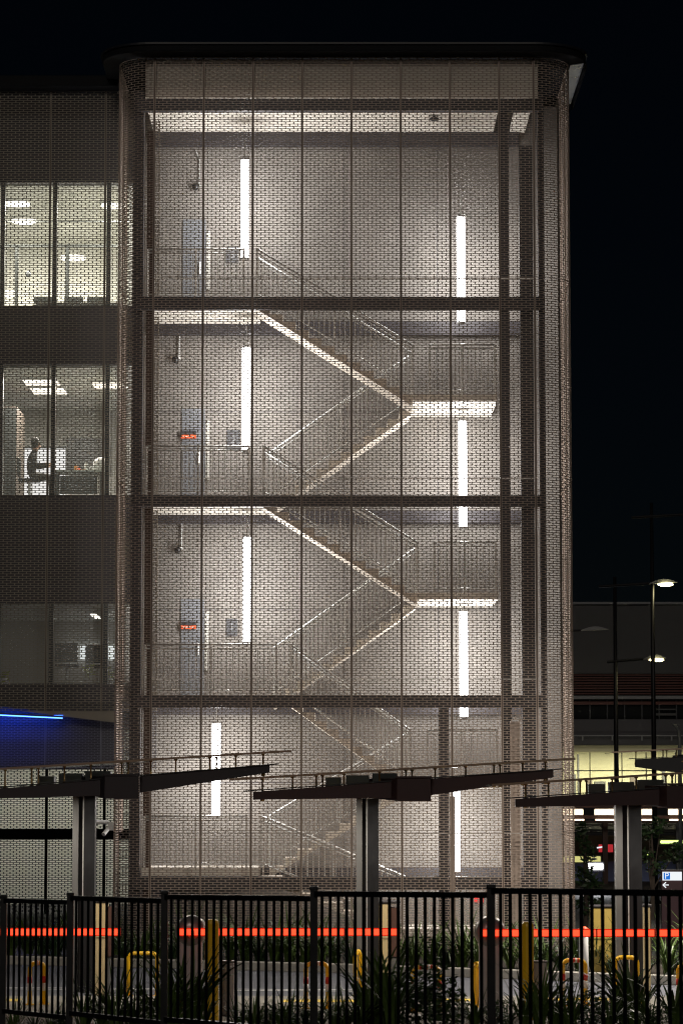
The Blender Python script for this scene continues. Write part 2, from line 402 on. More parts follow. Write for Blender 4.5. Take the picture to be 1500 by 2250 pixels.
# pale panel added behind the screen top to look like a lit wall
MB().box(X0 - 0.2, XR + 0.1, YF + 0.16, YF + 0.20, PZ(216, YF + 0.2), sec_z[0] - 0.02).build("parapet_panel", 'landing', tower)

YS, YN0, YN1, YFA0, YFA1, YW = 60.9, 61.0, 62.15, 62.25, 63.4, 63.5
def fx(x, y, Y=61.6): return PX(x, y, Y)
XL = fx(316, 1100, YS); XRR = fx(1170, 1100, YS)
# core wall
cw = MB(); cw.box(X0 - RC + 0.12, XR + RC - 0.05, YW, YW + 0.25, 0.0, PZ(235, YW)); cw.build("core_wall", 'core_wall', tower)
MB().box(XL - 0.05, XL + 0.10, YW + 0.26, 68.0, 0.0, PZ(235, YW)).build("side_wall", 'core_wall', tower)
MB().box(XL, XRR, YW - 0.006, YW - 0.002, PZ(1925, YW), PZ(1905, YW)).build("wall_joint", 'dark_steel', tower)
for k in range(1, 4):
    xx = XL + (XRR - XL) * k / 4 + 0.13; MB().box(xx - 0.006, xx + 0.006, YW - 0.003, YW - 0.0005, 0.1, PZ(240, YW)).build("wall_joint", 'dark_steel', tower)
for yj in (470, 905, 1340, 1720):
    MB().box(XL, fx(1160, 900, YW), YW - 0.0045, YW - 0.0032, PZ(yj, YW) - 0.006, PZ(yj, YW) + 0.006).build("wall_joint", 'dark_steel', tower)
# columns
def vcol(x0, x1, Y, d, yt, yb, m='dark_steel', nm="column"):
    a = PX(x0, 1100, Y); b = PX(x1, 1100, Y)
    return MB().box(a, b, Y, Y + d, max(0.02, PZ(yb, Y)), PZ(yt, Y)).build(nm, m, tower)
vcol(288, 311, 61.0, 0.28, 200, 2110)
vcol(319, 336, 61.12, 0.06, 287, 2110, 'mullion', "wall_fin")
vcol(1100, 1121, 60.95, 0.30, 200, 2110)
vcol(1144, 1173, 61.15, 0.08, 320, 2110, 'dark_steel', "wall_fin")
vcol(1186, 1199, 61.0, 0.28, 200, 2110)
vcol(962, 984, 60.95, 0.28, 1556, 2110)
vcol(985, 997, 60.5, 0.05, 1750, 2110, 'mesh', "wall_fin")
vcol(1117, 1138, 60.5, 0.05, 1585, 2110, 'mesh', "wall_fin")
# floor beams at the front and on the back wall
zfl = {}
for nm, yt, yb in (("roof", 216, 243), (3, 652, 680), (2, 1088, 1113), (1, 1527, 1555), (0, 1926, 1956)):
    zt, zb = PZ(yt, YS - 0.05), PZ(yb, YS - 0.05); zfl[nm] = zt
    MB().box(PX(296, 1100, YS), PX(1198, 1100, YS), YS - 0.05, YS + 0.13, zb, zt).build("edge_beam", 'dark_steel', tower, bevel=0.01)
for yt, yb in ((286, 321), (705, 736), (1121, 1150), (1548, 1570)):
    MB().box(XL, XRR - 0.1, YW - 0.16, YW - 0.003, PZ(yb, YW - 0.16), PZ(yt, YW - 0.16)).build("wall_beam", 'dark_steel', tower, bevel=0.01)
# top ceiling
zc = PZ(243, YS) + 0.10
MB().box(XL, PX(1096, 245, YS), YS + 0.14, YW - 0.004, zc, zc + 0.12).build("ceiling", 'landing', tower)
MB().box(PX(1134, 245, YS), PX(1168, 245, YS), YS + 0.14, YW - 0.004, zc, zc + 0.12).build("ceiling", 'landing', tower)
# landings, flights, balustrades
baluster_me = MB().box(-0.008, 0.008, -0.008, 0.008, 0, 0.88).mesh("baluster", 'steel')
post_me = MB().box(-0.022, 0.022, -0.022, 0.022, 0, 1.06).mesh("baluster_post", 'steel')
def balustrade(p, q, nm="balustrade"):
    p = Vector(p); q = Vector(q); L = (q - p).length; sl = (q.z - p.z)
    t = bpy.data.objects.new(nm, None); COL.objects.link(t); t.parent = tower; t.location = p - WLOC["stair_tower"]; WLOC[t.name] = p
    up = Vector((0, 0, 1))
    MB().tube([p + up * 1.05, q + up * 1.05], 0.024, 8).build("handrail", 'steel', t, smooth=True)
    MB().tube([p + up * 0.97, q + up * 0.97], 0.014, 6).build("rail", 'steel', t, smooth=True)
    MB().tube([p + up * 0.10, q + up * 0.10], 0.014, 6).build("rail", 'steel', t, smooth=True)
    n = max(2, int(L / 0.125))
    for i in range(1, n):
        inst(baluster_me, "baluster", t, p.lerp(q, i / n) + up * 0.10)
    for e in (0.0, 0.5, 1.0): inst(post_me, "post", t, p.lerp(q, e))
    return t
def landing(x0, x1, ytop, Yr=YS + 0.14, th=0.16, nm="landing"):
    z = PZ(ytop, YS - 0.05) if isinstance(ytop, (int, float)) and ytop > 40 else ytop
    MB().box(x0, x1, Yr, YW - 0.004, z - th, z - 0.002).build(nm, 'landing', tower)
    return z
def flight(xa, za, xb, zb, y0, y1, nm="stair_flight"):
    n = max(3, round(abs(za - zb) / 0.172)); pts = []
    dx = (xb - xa) / n; dz = (zb - za) / n
    if za > zb: x, z = xa, za; sx, ez, m_ = dx, dz, n
    top = []
    x, z = xa, za
    for i in range(n):
        if dz < 0: top += [(x, z), (x, z + dz)] if i else [(x, z), (x, z + dz)]
        x += dx; z += dz; top.append((x, z))
    off = 0.24
    pts = top + [(xb, zb - off), (xa, za - off)]
    if dx > 0: pts = list(reversed(pts))
    MB().poly_y(pts, y0, y1).build(nm, 'stair', tower)
    ma = Vector((xa, y0 + 0.04, za)); mb = Vector((xb, y0 + 0.04, zb))
    balustrade(ma, mb)
    if y0 < 62: balustrade(Vector((xa, y1 - 0.04, za)), Vector((xb, y1 - 0.04, zb)))
def mids(ya): return PZ(ya, YS)
zL3, zL2, zL1 = zfl[3], zfl[2], zfl[1]; zL0 = PZ(1907, YS)
zM3, zM2, zM1, zM0 = mids(866), mids(1302), (zL1 + PZ(1907, YS)) / 2, PZ(2042, YS)
for z, xr in ((zL3, 568), (zL2, 580), (zL1, 640), (zL0, 575)):
    x1 = fx(xr, 1750 - (z - CZ) * 105)
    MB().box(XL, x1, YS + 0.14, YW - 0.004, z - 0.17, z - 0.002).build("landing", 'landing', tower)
    balustrade((XL + 0.05, YS + 0.2, z), (x1 - 0.3, YS + 0.2, z))
for z, xl in ((zM3, 905), (zM2, 915), (zM1, 900), (zM0, 890)):
    x0 = fx(xl, 1750 - (z - CZ) * 105); x1 = PX(1094, 900, YS) - 0.02
    MB().box(x0, x1, YS + 0.02, YW - 0.004, z - 0.14, z).build("half_landing", 'landing', tower)
    balustrade((x0 + 0.35, YS + 0.08, z), (x1 - 0.05, YS + 0.08, z))
def px_of(x, z): return fx(x, 1750 - (z - CZ) * 105)
flight(px_of(566, zL3), zL3, px_of(905, zM3) - 0.005, zM3, YN0, YN1)
flight(px_of(905, zM3) - 0.005, zM3, px_of(590, zL2), zL2, YFA0, YFA1)
flight(px_of(580, zL2), zL2, px_of(915, zM2) - 0.005, zM2, YN0, YN1)
flight(px_of(915, zM2) - 0.005, zM2, px_of(600, zL1), zL1, YFA0, YFA1)
flight(px_of(640, zL1), zL1, px_of(900, zM1) - 0.005, zM1, YN0, YN1)
flight(px_of(900, zM1) - 0.005, zM1, px_of(590, zL0), zL0, YFA0, YFA1)
flight(px_of(575, zL0), zL0, px_of(890, zM0) - 0.005, zM0, YN0, YN1)
# doors on the back wall
for z in (zL3, zL2, zL1):
    xa, xb = PX(402, 600, YW), PX(452, 600, YW)
    d = MB().box(xa, xb, YW - 0.03, YW - 0.003, z, z + 2.15).build("door", 'door', tower)
    MB().box(xb + 0.02, xb + 0.10, YW - 0.045, YW - 0.003, z + 0.6, z + 1.9).build("door_closer_strip", 'office_grey', d)
    MB().tube([(xb - 0.12, YW - 0.09, z + 0.95), (xb - 0.12, YW - 0.09, z + 1.2)], 0.015).build("handle", 'steel', d)

# ---- things inside the tower
def wall_light(x, ya, yb, label, ztop=0.45):
    Y = 62.2
    xa = PX(x, (ya + yb) / 2, Y); z1, z0 = PZ(ya, Y), PZ(yb, Y)
    t = thing("tube_light", label, "tube light", (xa, Y, z0), "vertical tube lights in the stairwell")
    pts = [(xa + 0.086 * math.cos(a), Y + 0.086 * math.sin(a)) for a in [2 * math.pi * k / 14 for k in range(14)]]
    MB().poly_z(pts, z0, z1).build("diffuser", 'tube', t)
    for sx, sy in ((0, -1), (0, 1), (-1, 0), (1, 0)): area_lamp(t, (xa + sx * 0.095, Y + sy * 0.095, (z0 + z1) / 2), (sx, sy, 0), 0.145, z1 - z0, 54.0, (1.0, 0.965, 0.93))
    MB().lathe((xa, Y, z1), [(0.088, 0.002), (0.088, 0.05), (0.02, 0.07)], 12).build("end_cap", 'housing', t)
    MB().lathe((xa, Y, z0), [(0.03, -0.05), (0.088, -0.04), (0.088, -0.002)], 12).build("end_cap", 'housing', t)
    MB().tube([(xa, Y, z1 + 0.07), (xa, Y, z1 + ztop)], 0.008, 6).build("suspension_rod", 'steel', t)
lw = "bright vertical tube light in the stairwell, "
wall_light(538, 352, 566, lw + "topmost of the left column")
wall_light(541, 764, 992, lw + "left column, second from the roof")
wall_light(542, 1180, 1411, lw + "left column, third from the roof")
wall_light(475, 1590, 1792, lw + "lowest of the left column")
wall_light(1012, 478, 708, lw + "topmost of the right column")
wall_light(1016, 926, 1157, lw + "right column, second from the roof")
wall_light(1018, 1344, 1576, lw + "right column, third from the roof")
wall_light(1001, 1733, 1915, lw + "lowest of the right column")
for n_, x0, x1, y0, y1 in (("3", 497, 524, 543, 577), ("2", 498, 528, 945, 988), ("1", 497, 522, 1360, 1397)):
    Y = YW - 0.03
    s = MB().box(PX(x0, y0, Y), PX(x1, y0, Y), Y, Y + 0.025, PZ(y1, Y), PZ(y0, Y)).build("floor_number_sign", 'sign_dark')
    tag(s, "dark square sign with the floor number %s on the stair wall" % {"3": "three", "2": "two", "1": "one"}[n_], "sign", "floor number signs")
    text(n_, 0.24, 'post_grey', s, ((PX(x0, y0, Y) + PX(x1, y0, Y)) / 2, Y - 0.004, (PZ(y0, Y) + PZ(y1, Y)) / 2), "number")
for y0, y1, lab in ((946, 963, "upper of the two"), (1366, 1382, "lower of the two")):
    Y = YW - 0.08; xa, xb = PX(398, y0, Y), PX(431, y0, Y)
    t = thing("door_sign", f"small dark and orange sign on a stair door, {lab}", "sign", (xa, Y, PZ(y1, Y)), "orange door signs")
    ym = y0 + 8
    MB().box(xa, xb, Y, Y + 0.02, PZ(ym, Y), PZ(y0, Y)).build("upper_plate", 'sign_dark', t)
    MB().box(xa, xb, Y, Y + 0.02, PZ(y1, Y), PZ(ym, Y) - 0.002).build("lower_plate", 'sign_orange', t)
    for k in range(4):
        xx = xa + (xb - xa) * (0.12 + 0.2 * k)
        MB().box(xx, xx + 0.035, Y - 0.003, Y, PZ(y1 - 3, Y), PZ(y1 - 5, Y)).build("mark", 'white', t)
Yr = YW - 0.03
s = MB().box(PX(1041, 1975, Yr), PX(1062, 1975, Yr), Yr, Yr + 0.025, PZ(1983, Yr), PZ(1972, Yr)).build("fire_sign", 'sign_red')
tag(s, "small red sign low on the stair wall beside the fence post", "sign")
def dome_cam(x, y, ytop, lab):
    Y = YW - 0.10; c = P(x, y, Y)
    t = thing("security_camera", lab, "camera", c, "dome cameras on the stair wall")
    MB().lathe(c, [(0.02, -0.07), (0.055, -0.05), (0.075, 0.0), (0.075, 0.05), (0.03, 0.06)], 14).build("dome", 'black', t, smooth=True)
    MB().box(c.x + 0.04, c.x + 0.10, Y - 0.02, YW - 0.004, c.z + 0.02, c.z + 0.06).build("bracket", 'white', t)
    MB().tube([(c.x + 0.07, YW - 0.05, c.z + 0.06), (c.x + 0.08, YW - 0.05, PZ(ytop, Y) - 0.2), (c.x + 0.0, YW - 0.09, PZ(ytop, Y))], 0.014, 6).build("conduit", 'steel', t)
dome_cam(430, 411, 330, "small black dome camera on the stair wall under the roof beam")
dome_cam(386, 791, 712, "small black dome camera hanging on a conduit in the second lit storey from the roof")
dome_cam(391, 1209, 1130, "small black dome camera hanging on a conduit in the third lit storey from the roof")
c = P(953, 265, 61.8)
t = thing("ceiling_speaker", "small dark round fitting hanging under the lit top ceiling", "ceiling fitting", c)
MB().lathe((c.x, c.y, zc - 0.09), [(0.03, 0.088), (0.03, 0.06), (0.10, 0.03), (0.11, 0.0), (0.04, -0.02)], 14).build("bowl", 'dark_steel', t, smooth=True)

# security camera pair outside, on the left corner
c = P(240, 1812, 61.6)
t = thing("bullet_camera", "white bullet security cameras on a bracket at the tower corner", "camera", c)
MB().box(c.x - 0.02, c.x + 0.10, c.y - 0.05, c.y + 0.05, c.z - 0.12, c.z + 0.06).build("bracket", 'white', t, bevel=0.01)
MB().tube([(c.x - 0.02, c.y, c.z + 0.05), (c.x - 0.28, c.y - 0.1, c.z + 0.06)], 0.045, 10).build("barrel", 'white', t)
MB().tube([(c.x + 0.0, c.y, c.z - 0.06), (c.x - 0.10, c.y - 0.16, c.z - 0.20)], 0.045, 10).build("barrel", 'white', t)

# ================================================================== OFFICE WING
YWG = 62.3; WW = 1.178
wing = thing("office_wing", "low office wing behind slotted bronze screens with lit rooms at three floors", "office building", (-7, 63, 0))
xs0 = PX(112, 300, YWG)
wcols = [xs0 - 2 * WW, xs0 - WW, xs0, xs0 + WW]
wz = [PZ(y, YWG) for y in (200, 672, 1088, 1510, 1562)]
for i in range(4):
    h = wz[i] - wz[i + 1] - GAP; nr = max(3, round(h / 0.0487))
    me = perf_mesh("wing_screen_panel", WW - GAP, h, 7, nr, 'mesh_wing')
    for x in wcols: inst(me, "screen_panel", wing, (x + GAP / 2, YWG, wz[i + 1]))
for x in wcols[1:]:
    MB().box(x - 0.011, x + 0.011, YWG + 0.008, YWG + 0.07, wz[4], wz[0]).build("mullion", 'mullion', wing)
xl, xr = wcols[0], X0 - RC - 0.02
sl0, sl1 = PZ(1558, YWG), PZ(1587, YWG)
def slz(x): a, b = PX(0, 1560, YWG), PX(250, 1587, YWG); return sl0 + (sl1 - sl0) * (x - a) / (b - a)
xt = PX(0, 1560, YWG) + 0.45
MB().poly_y([(xt, wz[4] - 0.006), (xr, slz(xr) - 0.005), (xr, wz[4] - 0.004), (xt, wz[4] - 0.004)], YWG + 0.0, YWG + 0.02).build("lower_trim", 'mesh_wing', wing)
# roof of the wing
MB().box(xl - 8, xr - 0.1, YWG - 0.30, 78, wz[0] + 0.03, PZ(172, YWG)).build("roof", 'roof', wing, bevel=0.03)
# slabs and spandrels
YG = 63.1
def slab(yt, yb, nm="floor_slab", y1=76): MB().box(xl - 8, xr + 0.2, YG, y1, PZ(yb, YG), PZ(yt, YG)).build(nm, 'dark_steel', wing)
slab(672, 800); slab(1088, 1325); slab(1503, 1548); slab(205, 400, "roof_slab")
MB().box(xl - 8, xr - 0.05, 63.2, 76, PZ(1548, YG) + 0.0, PZ(1548, YG) + 0.02)
# glazing line: mullions and transoms and panes
levels = {3: (400, 672), 2: (800, 1088), 1: (1325, 1503)}
for lv, (yt, yb) in levels.items():
    z1, z0 = PZ(yt, YG), PZ(yb, YG)
    edges = [PX(x, 900, YG) for x in (-160, 2, 117, 236)] + [xr + 0.2]
    for k, x in enumerate(edges[1:-1]):
        MB().box(x - 0.045, x + 0.045, YG + 0.02, YG + 0.16, z0 + 0.002, z1 - 0.002).build("window_mullion", 'frame_dark', wing)
    for xa, xb in zip(edges[:-1], edges[1:]):
        MB().box(xa + 0.047, xb - 0.047, YG + 0.08, YG + 0.09, z0 + 0.004, z1 - 0.004).build("window_pane", 'glass', wing)
# rooms
def room(yt, yb, depth, wallm, lv, ceil='office_ceiling'):
    z1, z0 = PZ(yt, YG), PZ(yb, YG)
    MB().box(xl - 8, xr + 0.15, YG + depth, YG + depth + 0.1, z0 + 0.02, z1 - 0.02).build("room_wall", wallm, wing)
    MB().box(xl - 8, xr + 0.15, YG + 0.3, YG + depth - 0.01, z1 - 0.03, z1 - 0.004).build("room_ceiling", ceil, wing)
    MB().box(xl - 8, xr + 0.15, YG + 0.2, YG + depth - 0.01, z0 + 0.004, z0 + 0.02).build("room_floor", 'carpet', wing)
    MB().box(xr + 0.05, xr + 0.14, YG + 0.25, YG + depth - 0.01, z0 + 0.03, z1 - 0.04).build("room_side_wall", wallm, wing)
    MB().box(xl - 7.9, xl - 7.8, YG + 0.25, YG + depth - 0.01, z0 + 0.03, z1 - 0.04).build("room_side_wall", wallm, wing)
    return z0, z1
z30, z31 = room(400, 672, 7.2, 'office_wall', 3)
z20, z21 = room(800, 1088, 7.5, 'office_grey', 2)
z10, z11 = room(1325, 1503, 6.0, 'office_grey', 1)
def ceiling_lamp(x, y, zc_, label, m, round_=True, w=0.55, d=0.55, parentg="office ceiling lamps"):
    rad = {'office_lamp': 330.0, 'office_lamp_b': 60.0, 'office_lamp_c': 16.0}[m]
    v = (y - 1750.0); Y = (zc_ - CZ) * F / (-v) ; Y = max(YG + 0.6, min(Y, YG + 6.6))
    c = Vector((PX(x, y, Y), Y, zc_ - 0.05))
    t = thing("ceiling_lamp", label, "ceiling lamp", c, parentg)
    if round_:
        MB().lathe((c.x, c.y, c.z), [(w / 2 + 0.03, 0.045), (w / 2 + 0.03, 0.0)], 20).build("shell", 'white', t)
        MB().lathe((c.x, c.y, c.z), [(w / 2, -0.004), (w / 2, -0.05), (w / 2 - 0.05, -0.06)], 20).build("diffuser", m, t)
        area_lamp(t, (c.x, c.y, c.z - 0.075), (0, 0, -1), w * 0.85, w * 0.85, rad, (1.0, 0.95, 0.80))
    else:
        MB().box(c.x - w / 2 - 0.02, c.x + w / 2 + 0.02, c.y - d / 2, c.y + d / 2, c.z, c.z + 0.045).build("shell", 'white', t)
        MB().box(c.x - w / 2, c.x + w / 2, c.y - d / 2 + 0.01, c.y + d / 2 - 0.01, c.z - 0.012, c.z - 0.003).build("diffuser", m, t)
        area_lamp(t, (c.x, c.y, c.z - 0.02), (0, 0, -1), w, d, rad, (1.0, 0.93, 0.8))
ceiling_lamp(40, 428, z31 - 0.03, "round ceiling lamp nearest the screen in the top lit office", 'office_lamp')
ceiling_lamp(54, 467, z31 - 0.03, "round ceiling lamp in the top lit office, beside the left pane edge", 'office_lamp')
ceiling_lamp(250, 432, z31 - 0.03, "round ceiling lamp in the top lit office, against the tower corner", 'office_lamp')
ceiling_lamp(-150, 450, z31 - 0.03, "round ceiling lamp in the top lit office, out by the far end", 'office_lamp')
ceiling_lamp(92, 832, z21 - 0.03, "rectangular ceiling light nearer the window in the middle office", 'office_lamp_b', False, 0.75, 0.9)
ceiling_lamp(108, 851, z21 - 0.03, "rectangular ceiling light deeper in the middle office", 'office_lamp_b', False, 0.75, 0.9)
ceiling_lamp(243, 838, z21 - 0.03, "rectangular ceiling light in the middle office beside the tower", 'office_lamp_b', False, 0.75, 0.9)
ceiling_lamp(210, 1350, z11 - 0.03, "thin slanting ceiling light in the dim lower office", 'office_lamp_c', False, 0.14, 1.6)
# hanging disc lamps of the top office
for x, y, lab in ((161, 567, "hanging disc lamp in the top lit office, middle pane"), (14, 645, "hanging disc lamp low in the top lit office at the frame edge")):
    c = P(x, y, YG + 5.0)
    t = thing("pendant_lamp", lab, "pendant lamp", c, "hanging disc lamps")
    MB().lathe(c, [(0.30, 0.03), (0.31, 0.0), (0.28, -0.03)], 20).build("diffuser", 'office_lamp', t)
    area_lamp(t, (c.x, c.y, c.z - 0.045), (0, 0, -1), 0.5, 0.5, 130.0, (1.0, 0.95, 0.80))
    MB().tube([(c.x, c.y, c.z + 0.03), (c.x, c.y, z31 - 0.04)], 0.006, 5).build("cord", 'black', t)
# partition frame inside the top office
pf = thing("glass_partition", "grey framed glass partition inside the top lit office", "partition", (PX(100, 600, YG + 2.5), YG + 2.5, z30 + 0.02))
Yp = YG + 2.5
for x in (37, 148):
    MB().box(PX(x, 600, Yp) - 0.04, PX(x, 600, Yp) + 0.04, Yp, Yp + 0.07, z30 + 0.02, PZ(540, Yp)).build("stile", 'frame_dark', pf)
MB().box(xl - 2, xr, Yp, Yp + 0.07, PZ(542, Yp), PZ(537, Yp)).build("head_rail", 'frame_dark', pf)
MB().box(xl - 2, xr, Yp, Yp + 0.05, PZ(487, Yp), PZ(484, Yp)).build("transom", 'frame_dark', pf)
c = P(63, 603, Yp - 0.1)
t = MB().lathe(c, [(0.06, 0.05), (0.07, -0.01), (0.03, -0.07)], 12, 'y').build("wall_clock", 'door'); tag(t, "small round grey clock on the top office partition", "clock")
# seats along the top office window
def office_chair(name, label, x, Y, z, w=0.5, face=1, hk=1.0):
    t = thing(name, label, "chair", (x, Y, z), "office chairs by the windows")
    MB().box(x - w / 2, x + w / 2, Y - 0.22, Y + 0.22, z + 0.43 * hk, z + 0.49 * hk).build("seat", 'cloth_dark', t, bevel=0.02)
    if face == 0: MB().box(x - w / 2 - 0.03, x - w / 2 + 0.02, Y - 0.22, Y + 0.22, z + 0.55, z + 0.95).build("backrest", 'frame_dark', t, bevel=0.02)
    else: MB().box(x - w / 2, x + w / 2, Y - 0.24 * face - 0.03, Y - 0.24 * face + 0.03, z + 0.52 * hk, z + 0.95 * hk).build("backrest", 'frame_dark', t, bevel=0.02)
    MB().tube([(x, Y, z + 0.06), (x, Y, z + 0.43 * hk)], 0.03).build("stem", 'steel', t)
    for k in range(5):
        a = k * 2 * math.pi / 5 + 0.3
        MB().tube([(x, Y, z + 0.08), (x + 0.28 * math.cos(a), Y + 0.28 * math.sin(a), z + 0.03)], 0.02, 6).build("foot", 'black', t)
for k, (x, lab) in enumerate(((98, "beside the mullion"), (165, "in the middle of the second pane"), (215, "close to the tower"))):
    office_chair("office_chair", "dark low-backed chair at the top office window, " + lab, PX(x, 640, YG + 1.2), YG + 1.2, z30 + 0.02, 0.42, 1, 0.36)
t = thing("window_bench", "long low dark bench under the top office window", "bench", (PX(165, 660, YG + 0.8), YG + 0.8, z30 + 0.02))
MB().box(PX(80, 660, YG + 0.6), xr - 0.1, YG + 0.5, YG + 0.85, z30 + 0.12, z30 + 0.16).build("seat", 'timber_dark', t)
for x in (85, 150, 215): MB().box(PX(x, 660, YG + 0.6), PX(x, 660, YG + 0.6) + 0.05, YG + 0.52, YG + 0.8, z30 + 0.02, z30 + 0.12).build("leg", 'timber_dark', t)
# ---- middle office
Y2 = YG + 7.4
t = MB().box(PX(12, 930, YG + 3), PX(40, 930, YG + 3), YG + 2.8, YG + 4.5, z20 + 0.02, PZ(895, YG + 3)).build("tall_cupboard", 'timber_dark', bevel=0.02)
tag(t, "tall dark cupboard at the left of the middle office", "cupboard")
MB().box(PX(13, 930, YG + 3), PX(39, 930, YG + 3), YG + 2.775, YG + 2.797, z20 + 0.08, PZ(899, YG + 3)).build("door", 'frame_dark', t)
t = thing("lit_window", "bright white backlit window low behind the seated person", "window", (PX(90, 1030, Y2), Y2, z20 + 0.03))
lwm = emat("bright_far_window", (1.0, 0.98, 0.95), 1.15)
for xa, xb in ((18, 70), (73, 144)):
    MB().box(PX(xa, 1030, Y2), PX(xb, 1030, Y2), Y2 - 0.03, Y2 - 0.01, z20 + 0.5, PZ(986, Y2)).build("pane", lwm, t)
MB().box(PX(16, 1030, Y2), PX(146, 1030, Y2), Y2 - 0.06, Y2 - 0.012, PZ(986, Y2), PZ(981, Y2)).build("frame", 'frame_dark', t)
t = MB().box(PX(146, 1000, Y2 - 0.2), PX(236, 1000, Y2 - 0.2), Y2 - 0.25, Y2 - 0.1, PZ(1034, Y2), PZ(965, Y2)).build("wall_screen", 'black', bevel=0.01)
tag(t, "large dark wall screen behind the bottles in the middle office", "screen")
Yd = YG + 1.6; zt_ = PZ(1036, Yd)
dk = thing("office_desk", "pale topped desk with dark frame in the middle office", "desk", (PX(170, 1060, Yd), Yd, z20 + 0.02))
MB().box(PX(117, 1040, Yd), PX(232, 1040, Yd), Yd - 0.35, Yd + 0.4, zt_ - 0.035, zt_).build("desk_top", 'desk', dk, bevel=0.008)
for x in (123, 222): MB().box(PX(x, 1040, Yd), PX(x, 1040, Yd) + 0.06, Yd - 0.3, Yd + 0.35, z20 + 0.02, zt_ - 0.037).build("leg", 'frame_dark', dk)
MB().box(PX(130, 1040, Yd), PX(212, 1040, Yd), Yd + 0.30, Yd + 0.33, z20 + 0.22, zt_ - 0.06).build("modesty_panel", 'frame_dark', dk)
for x, h, r, m, lab in ((167, 0.16, 0.035, 'bottle_orange', "small orange jar on the desk beside the white bottle"), (174, 0.12, 0.03, 'sign_orange', "short red jar on the desk"),
                        (190, 0.21, 0.042, 'bottle_white', "tall white bottle on the middle office desk"), (201, 0.13, 0.035, 'bottle_white', "short white bottle on the desk next to the tall one"),
                        (184, 0.05, 0.06, 'bottle_orange', "low orange tub on the middle office desk")):
    c = Vector((PX(x, 1030, Yd), Yd, zt_ + 0.001))
    t = thing("bottle", lab, "bottle", c, "bottles and jars on the desk")
    MB().lathe(c, [(r, 0), (r, h * 0.7), (r * 0.5, h * 0.82), (r * 0.5, h * 0.86)], 12).build("body", m, t, smooth=True)
    MB().lathe(c, [(r * 0.55, h * 0.86), (r * 0.55, h)], 12).build("cap", 'white', t)
t = MB().lathe((PX(222, 1030, Yd), Yd + 0.1, zt_ + 0.001), [(0.17, 0), (0.18, 0.2), (0.13, 0.29), (0.05, 0.32)], 16).build("white_lampshade", 'bottle_white', smooth=True)
tag(t, "rounded white object at the end of the desk beside the tower", "table lamp")
# ---- the seated person
Yq = YG + 1.5; pb = Vector((PX(68, 1080, Yq), Yq, z20 + 0.02))
office_chair("office_chair", "dark chair under the seated person in the middle office", pb.x - 0.03, Yq, pb.z, 0.46, 0)
def person(base):
    sk = [(-0.02, 0, 0.56, 0.13), (0.0, 0, 0.74, 0.125), (0.03, 0, 0.93, 0.135), (0.07, 0, 1.06, 0.10), (0.10, 0, 1.13, 0.05), (0.125, 0, 1.20, 0.075), (0.12, 0, 1.29, 0.085), (0.11, 0, 1.35, 0.055)]
    V = [s[:3] for s in sk]; RR = [s[3] for s in sk]; E = [(i, i + 1) for i in range(7)]
    def chain(start, pts):
        p = start
        for x, y, z, r in pts:
            V.append((x, y, z)); RR.append(r); E.append((p, len(V) - 1)); p = len(V) - 1
        return p
    chain(5, [(0.20, 0, 1.205, 0.022), (0.225, 0, 1.215, 0.012)])          # face and nose, looking to +x
    for s in (-1, 1):
        chain(0, [(0.05, 0.10 * s, 0.54, 0.10), (0.44, 0.12 * s, 0.53, 0.07), (0.46, 0.12 * s, 0.30, 0.055), (0.44, 0.12 * s, 0.09, 0.04), (0.58, 0.13 * s, 0.05, 0.035)])
        h = chain(2, [(0.05, 0.19 * s, 1.00, 0.06), (0.10, 0.24 * s, 0.76, 0.05), (0.34, 0.20 * s, 0.80, 0.038), (0.40, 0.19 * s, 0.81, 0.03)])
        for k, (dy, l) in enumerate(((-0.03, 0.07), (-0.01, 0.085), (0.012, 0.08), (0.032, 0.065))):
            chain(h, [(0.40 + l * 0.6, 0.19 * s + dy, 0.815, 0.009), (0.40 + l, 0.19 * s + dy, 0.80, 0.008)])
        chain(h, [(0.42, 0.19 * s - 0.045 * s, 0.83, 0.010), (0.455, 0.19 * s - 0.05 * s, 0.83, 0.008)])
    me = bpy.data.meshes.new("person"); me.from_pydata(V, E, [])
    o = bpy.data.objects.new("person_tmp", me); COL.objects.link(o)
    md = o.modifiers.new("skin", 'SKIN')
    for i, sv in enumerate(me.skin_vertices[0].data): sv.radius = (RR[i], RR[i])
    me.skin_vertices[0].data[0].use_root = True
    o.modifiers.new("sub", 'SUBSURF').levels = 2
    dg = bpy.context.evaluated_depsgraph_get()
    m2 = bpy.data.meshes.new_from_object(o.evaluated_get(dg))
    bpy.data.objects.remove(o)
    m2.materials.clear()
    for k in ('cloth_dark', 'skin', 'trouser', 'black'): m2.materials.append(M[k])
    for p in m2.polygons:
        c = p.center; p.use_smooth = True
        p.material_index = 1 if (c.z > 1.12 or c.x > 0.355 and 0.70 < c.z < 0.9) else 2 if (c.z < 0.62 and c.z > 0.1) else 3 if c.z <= 0.1 else 0
    q = bpy.data.objects.new("person", m2); COL.objects.link(q); q.location = base; WLOC[q.name] = Vector(base)
    tag(q, "seated person in a dark top facing the desk in the middle office", "person")
    hb = MB().lathe((base.x + 0.095, base.y, base.z + 1.29), [(0.06, -0.12), (0.092, -0.06), (0.10, 0.02), (0.08, 0.09), (0.03, 0.125)], 14)
    hb.build("hair", 'hair', q, smooth=True)
    for s in (-1, 1):
        MB().lathe((base.x + 0.19, base.y + 0.03 * s, base.z + 1.235), [(0.004, -0.004), (0.009, 0), (0.004, 0.004)], 8).build("eye", 'black', q)
person(pb)
